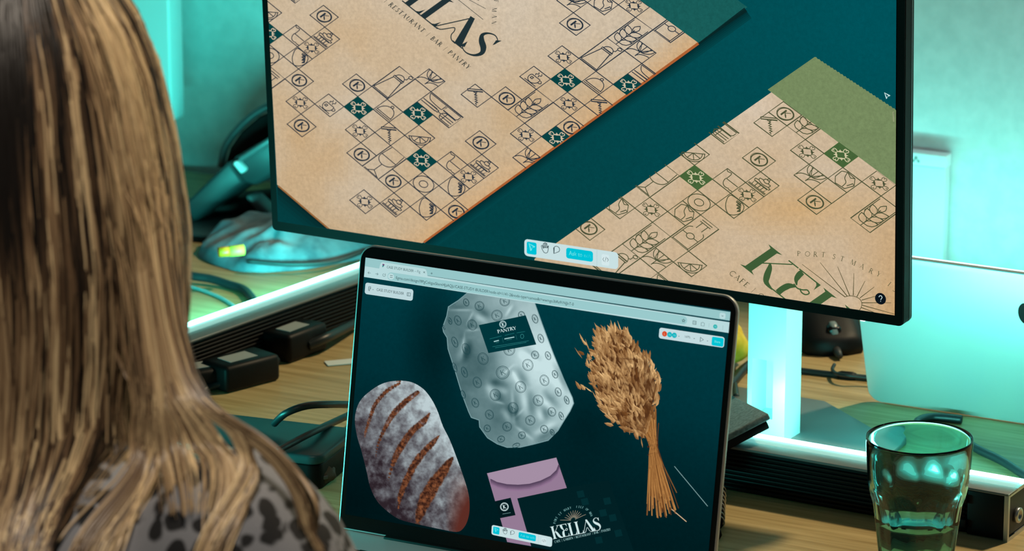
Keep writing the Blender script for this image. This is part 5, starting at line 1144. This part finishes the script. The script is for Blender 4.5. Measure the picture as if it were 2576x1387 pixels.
# ---- hair
hairm = mat('hair', rough=.36, spec=.45); hb_ = bsdf(hairm); va = node(hairm, 'ShaderNodeVertexColor', layer_name='Col'); link(hairm, va.outputs[0], hb_.inputs['Base Color'])
RZ = [1.352, 1.345, 1.33, 1.31, 1.28, 1.25, 1.20, 1.15, 1.10, 1.06, 1.02, .97, .90, .80, .70]
RX = [.0, .022, .042, .057, .074, .085, .0945, .101, .099, .094, .098, .106, .108, .100, .085]
RY = [.0, .024, .046, .064, .086, .099, .110, .113, .112, .114, .124, .142, .160, .165, .160]
def hr(z, tab): return float(np.interp(-z, [-q for q in RZ], tab))
HC = (0, .020)
HR = random.Random(11)
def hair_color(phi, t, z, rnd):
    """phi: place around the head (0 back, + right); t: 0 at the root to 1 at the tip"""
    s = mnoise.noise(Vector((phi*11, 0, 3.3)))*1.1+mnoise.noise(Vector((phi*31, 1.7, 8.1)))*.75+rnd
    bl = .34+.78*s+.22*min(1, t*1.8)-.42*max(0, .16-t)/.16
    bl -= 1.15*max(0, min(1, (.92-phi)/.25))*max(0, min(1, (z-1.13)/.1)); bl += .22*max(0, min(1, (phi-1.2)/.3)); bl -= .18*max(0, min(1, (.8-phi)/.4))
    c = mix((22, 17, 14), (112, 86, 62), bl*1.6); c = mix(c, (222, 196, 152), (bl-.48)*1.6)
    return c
hm_ = MB()
def strand(pts, w0, cols, out):
    """flat ribbon along pts, facing away from the head"""
    n = len(pts); vs = []; cs = []
    for i, p in enumerate(pts):
        tn = (pts[min(i+1, n-1)]-pts[max(i-1, 0)]); o_ = out(p); sd = tn.cross(o_)
        if sd.length < 1e-7: sd = Vector((1, 0, 0))
        sd.normalize(); w = w0*(1 if i < n-4 else (n-i)/5)*(.55+.45*min(1, i/3)); bend = o_*w*.25
        vs += [p-sd*w-bend, p+o_*w*.25, p+sd*w-bend]; c = tuple(lin(*cols[i])[:3]); cs += [c, c, c]
    fs = []
    for i in range(n-1):
        a = i*3; fs += [(a, a+1, a+4, a+3), (a+1, a+2, a+5, a+4)]
    hm_.add(vs, fs, cs)
def out_head(p):
    v = Vector((p.x-HC[0], p.y-HC[1], 0 if p.z < 1.2 else (p.z-1.2)*1.2)); return v.normalized() if v.length > 1e-5 else Vector((0, 0, 1))
bpy.context.view_layer.update(); dg = bpy.context.evaluated_depsgraph_get(); be = blouse.evaluated_get(dg); bm_i = PM.inverted()
def back_y(x, z):
    ok, loc, nor, idx = be.ray_cast(Vector((x, -.6, z)), Vector((0, 1, 0))); return loc.y if ok else 9
for q in range(12000):
    phi = HR.uniform(-2.2, 2.25) if q < 10600 else HR.choice((-1, 1))*HR.uniform(2.1, 3.12); dep = HR.random()**1.6; lay = 1-.17*dep
    zr = 1.352-.055*HR.random()**1.5-(.02 if abs(phi) > 1.7 else 0)
    zend = HR.uniform(.66, .86) if abs(phi) < 1.25 else HR.uniform(1.02, 1.15)
    wv, ph0, amp = HR.uniform(8, 22), HR.uniform(0, 6.28), HR.uniform(.002, .009); cl = mnoise.noise(Vector((phi*9, 2.2, 0)))*.10
    n = 22; pts = []; cols = []; drift = HR.gauss(0, .05); rnd = HR.uniform(-.45, .45)
    for i in range(n+1):
        t = i/n; z = zr+(zend-zr)*(t**1.12); f = lay+cl*min(1, max(0, 1.25-z)*3)*.5
        if q >= 10600: zend = min(zend, 1.05)
        p_ = phi*(1-.12*max(0, (1.0-z)/.3))+drift*t+amp*7*math.sin(wv*z+ph0)*min(1, t*2)*.6
        if q >= 10600: p_ = math.copysign(2.02+(abs(p_)-2.02)*max(0, 1-max(0, t-.04)*5), phi)
        x = HC[0]+hr(z, RX)*f*math.sin(p_)+.0015*math.sin(37*z+ph0); y = HC[1]-hr(z, RY)*f*math.cos(p_)
        if abs(phi) > 1.25 and z < 1.075: y += (1.075-z)*.05; x *= 1+.9*max(0, 1.06-z)
        if z < 1.09 and abs(phi) <= 1.25: y = min(y, back_y(x, z)-.003-.030*(1-dep)*min(1, max(.1, (1.08-z)*6)))
        elif z < 1.05: y = min(y, back_y(x, z)-.004) if z < 1.03 else y
        pts.append(Vector((x, y, z))); cols.append(hair_color(phi, t, z, rnd))
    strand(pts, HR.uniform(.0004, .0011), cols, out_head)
# locks lying over the right shoulder, laid on the top with a ray from the eye
def lay_on(px, py, Y, lift):
    y0 = -.05
    for it in range(3):
        w = bm_i @ onplane(px, py, PC+LN*y0, LN); x, z = w.x, w.z
        ok, loc, nor, idx = be.ray_cast(Vector((x, -.015, 1.5)), Vector((0, 0, -1))); zt = loc.z if ok else 9
        if z > zt-.004: q = Vector((x, -.018, zt+lift if z < zt+.006 else z)); y0 = -.018
        else:
            ok, loc, nor, idx = be.ray_cast(Vector((x, -.6, z)), Vector((0, 1, 0))); q = Vector((x, (loc.y if ok else -.02)-lift, z)); y0 = q.y
    return q
LOCKS = [([(424,968,2.2),(490,1040,2.14),(520,1075,2.1),(548,1160,2.08),(562,1270,2.07),(556,1400,2.06),(548,1480,2.05)], 20, 100, .72, 1.55, 1.9),
         ([(428,972,2.2),(530,1040,2.14),(590,1078,2.1),(622,1120,2.08),(596,1210,2.07),(552,1310,2.06),(520,1400,2.05),(500,1480,2.05)], 15, 110, .8, 1.65, 1.95),
         ([(432,976,2.2),(560,1052,2.14),(640,1102,2.1),(712,1165,2.08),(762,1245,2.07),(782,1305,2.07),(752,1370,2.06),(730,1450,2.05)], 17, 150, .7, 1.7, 2.05),
         ([(410,970,2.2),(465,1050,2.14),(495,1100,2.1),(492,1180,2.08),(520,1290,2.07),(545,1400,2.06)], 30, 28, .35, 1.5, 1.75),
         ([(372,975,2.2),(380,1050,2.12),(352,1140,2.1),(312,1250,2.08),(270,1350,2.07),(240,1450,2.06)], 30, 240, .75, 1.25, 1.55),
         ([(394,980,2.2),(410,1060,2.15),(415,1100,2.1),(425,1180,2.08),(450,1290,2.07)], 34, 46, .5, 1.4, 1.6)]
for pts_, spread, cnt, bl0, fa, fb in LOCKS:
    base = [(p[0], p[1], p[2]) for p in catmull(pts_, 3)]; n = len(base)
    for q in range(cnt):
        phi = HR.uniform(fa, fb); lay = 1.0-.10*HR.random(); head = []
        zl = HR.uniform(1.088, 1.19)
        for z in [q_ for q_ in (1.30, 1.27, 1.24, 1.21, 1.18, 1.15, 1.12, 1.09, 1.06, 1.04) if q_ > zl]:
            head.append(Vector((HC[0]+hr(z, RX)*lay*math.sin(phi), HC[1]-hr(z, RY)*lay*math.cos(phi), z)))
        ox, oy = ((phi-fa)/(fb-fa)-.5)*2.2*spread+HR.gauss(0, spread*.3), HR.gauss(0, spread*.2); a1 = n-int(HR.uniform(0, .25)*n); lf = .003+.009*HR.random()**1.5; s_ = HR.gauss(bl0, .30); wob = HR.uniform(0, 6.28); wa = HR.uniform(0, 5); tail = []
        for i in range(0, a1, 2):
            x, y, Y = base[i]; k = i/n; sp = .8+.4*k
            tail.append(lay_on(x+ox*sp+wa*math.sin(i*.45+wob), y+oy, Y, lf))
        P_ = catmull(head+tail, 2)
        for it in range(5): P_ = [P_[0]]+[P_[i]*.5+(P_[i-1]+P_[i+1])*.25 for i in range(1, len(P_)-1)]+[P_[-1]]
        c = mix((44, 34, 26), (118, 90, 64), s_*1.6); c2 = mix(c, (222, 194, 148), (s_-.42)*1.6); rnd = HR.uniform(-.45, .45)
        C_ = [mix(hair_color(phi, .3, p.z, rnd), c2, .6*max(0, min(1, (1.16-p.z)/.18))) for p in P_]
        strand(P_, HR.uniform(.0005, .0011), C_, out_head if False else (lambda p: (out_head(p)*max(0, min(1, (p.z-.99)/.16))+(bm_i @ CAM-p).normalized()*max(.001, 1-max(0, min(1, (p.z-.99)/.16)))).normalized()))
for q in range(46):                                                     # stray hairs on the silhouette
    zt = HR.uniform(1.15, 1.33); phi = HR.uniform(1.25, 1.75); pts = []; ln_ = HR.uniform(.05, .16); bow = HR.uniform(.004, .016); n = 10
    for i in range(n+1):
        t = i/n; z = zt-ln_*t; f = 1+bow*10*math.sin(math.pi*t*.9)
        pts.append(Vector((HC[0]+hr(z, RX)*f*math.sin(phi), HC[1]-hr(z, RY)*f*math.cos(phi), z)))
    strand(pts, .00035, [(190, 160, 120)]*(n+1), out_head)
hair = hm_.build('hair', hairm, person, smooth=True)
# darker under-layer that fills the volume
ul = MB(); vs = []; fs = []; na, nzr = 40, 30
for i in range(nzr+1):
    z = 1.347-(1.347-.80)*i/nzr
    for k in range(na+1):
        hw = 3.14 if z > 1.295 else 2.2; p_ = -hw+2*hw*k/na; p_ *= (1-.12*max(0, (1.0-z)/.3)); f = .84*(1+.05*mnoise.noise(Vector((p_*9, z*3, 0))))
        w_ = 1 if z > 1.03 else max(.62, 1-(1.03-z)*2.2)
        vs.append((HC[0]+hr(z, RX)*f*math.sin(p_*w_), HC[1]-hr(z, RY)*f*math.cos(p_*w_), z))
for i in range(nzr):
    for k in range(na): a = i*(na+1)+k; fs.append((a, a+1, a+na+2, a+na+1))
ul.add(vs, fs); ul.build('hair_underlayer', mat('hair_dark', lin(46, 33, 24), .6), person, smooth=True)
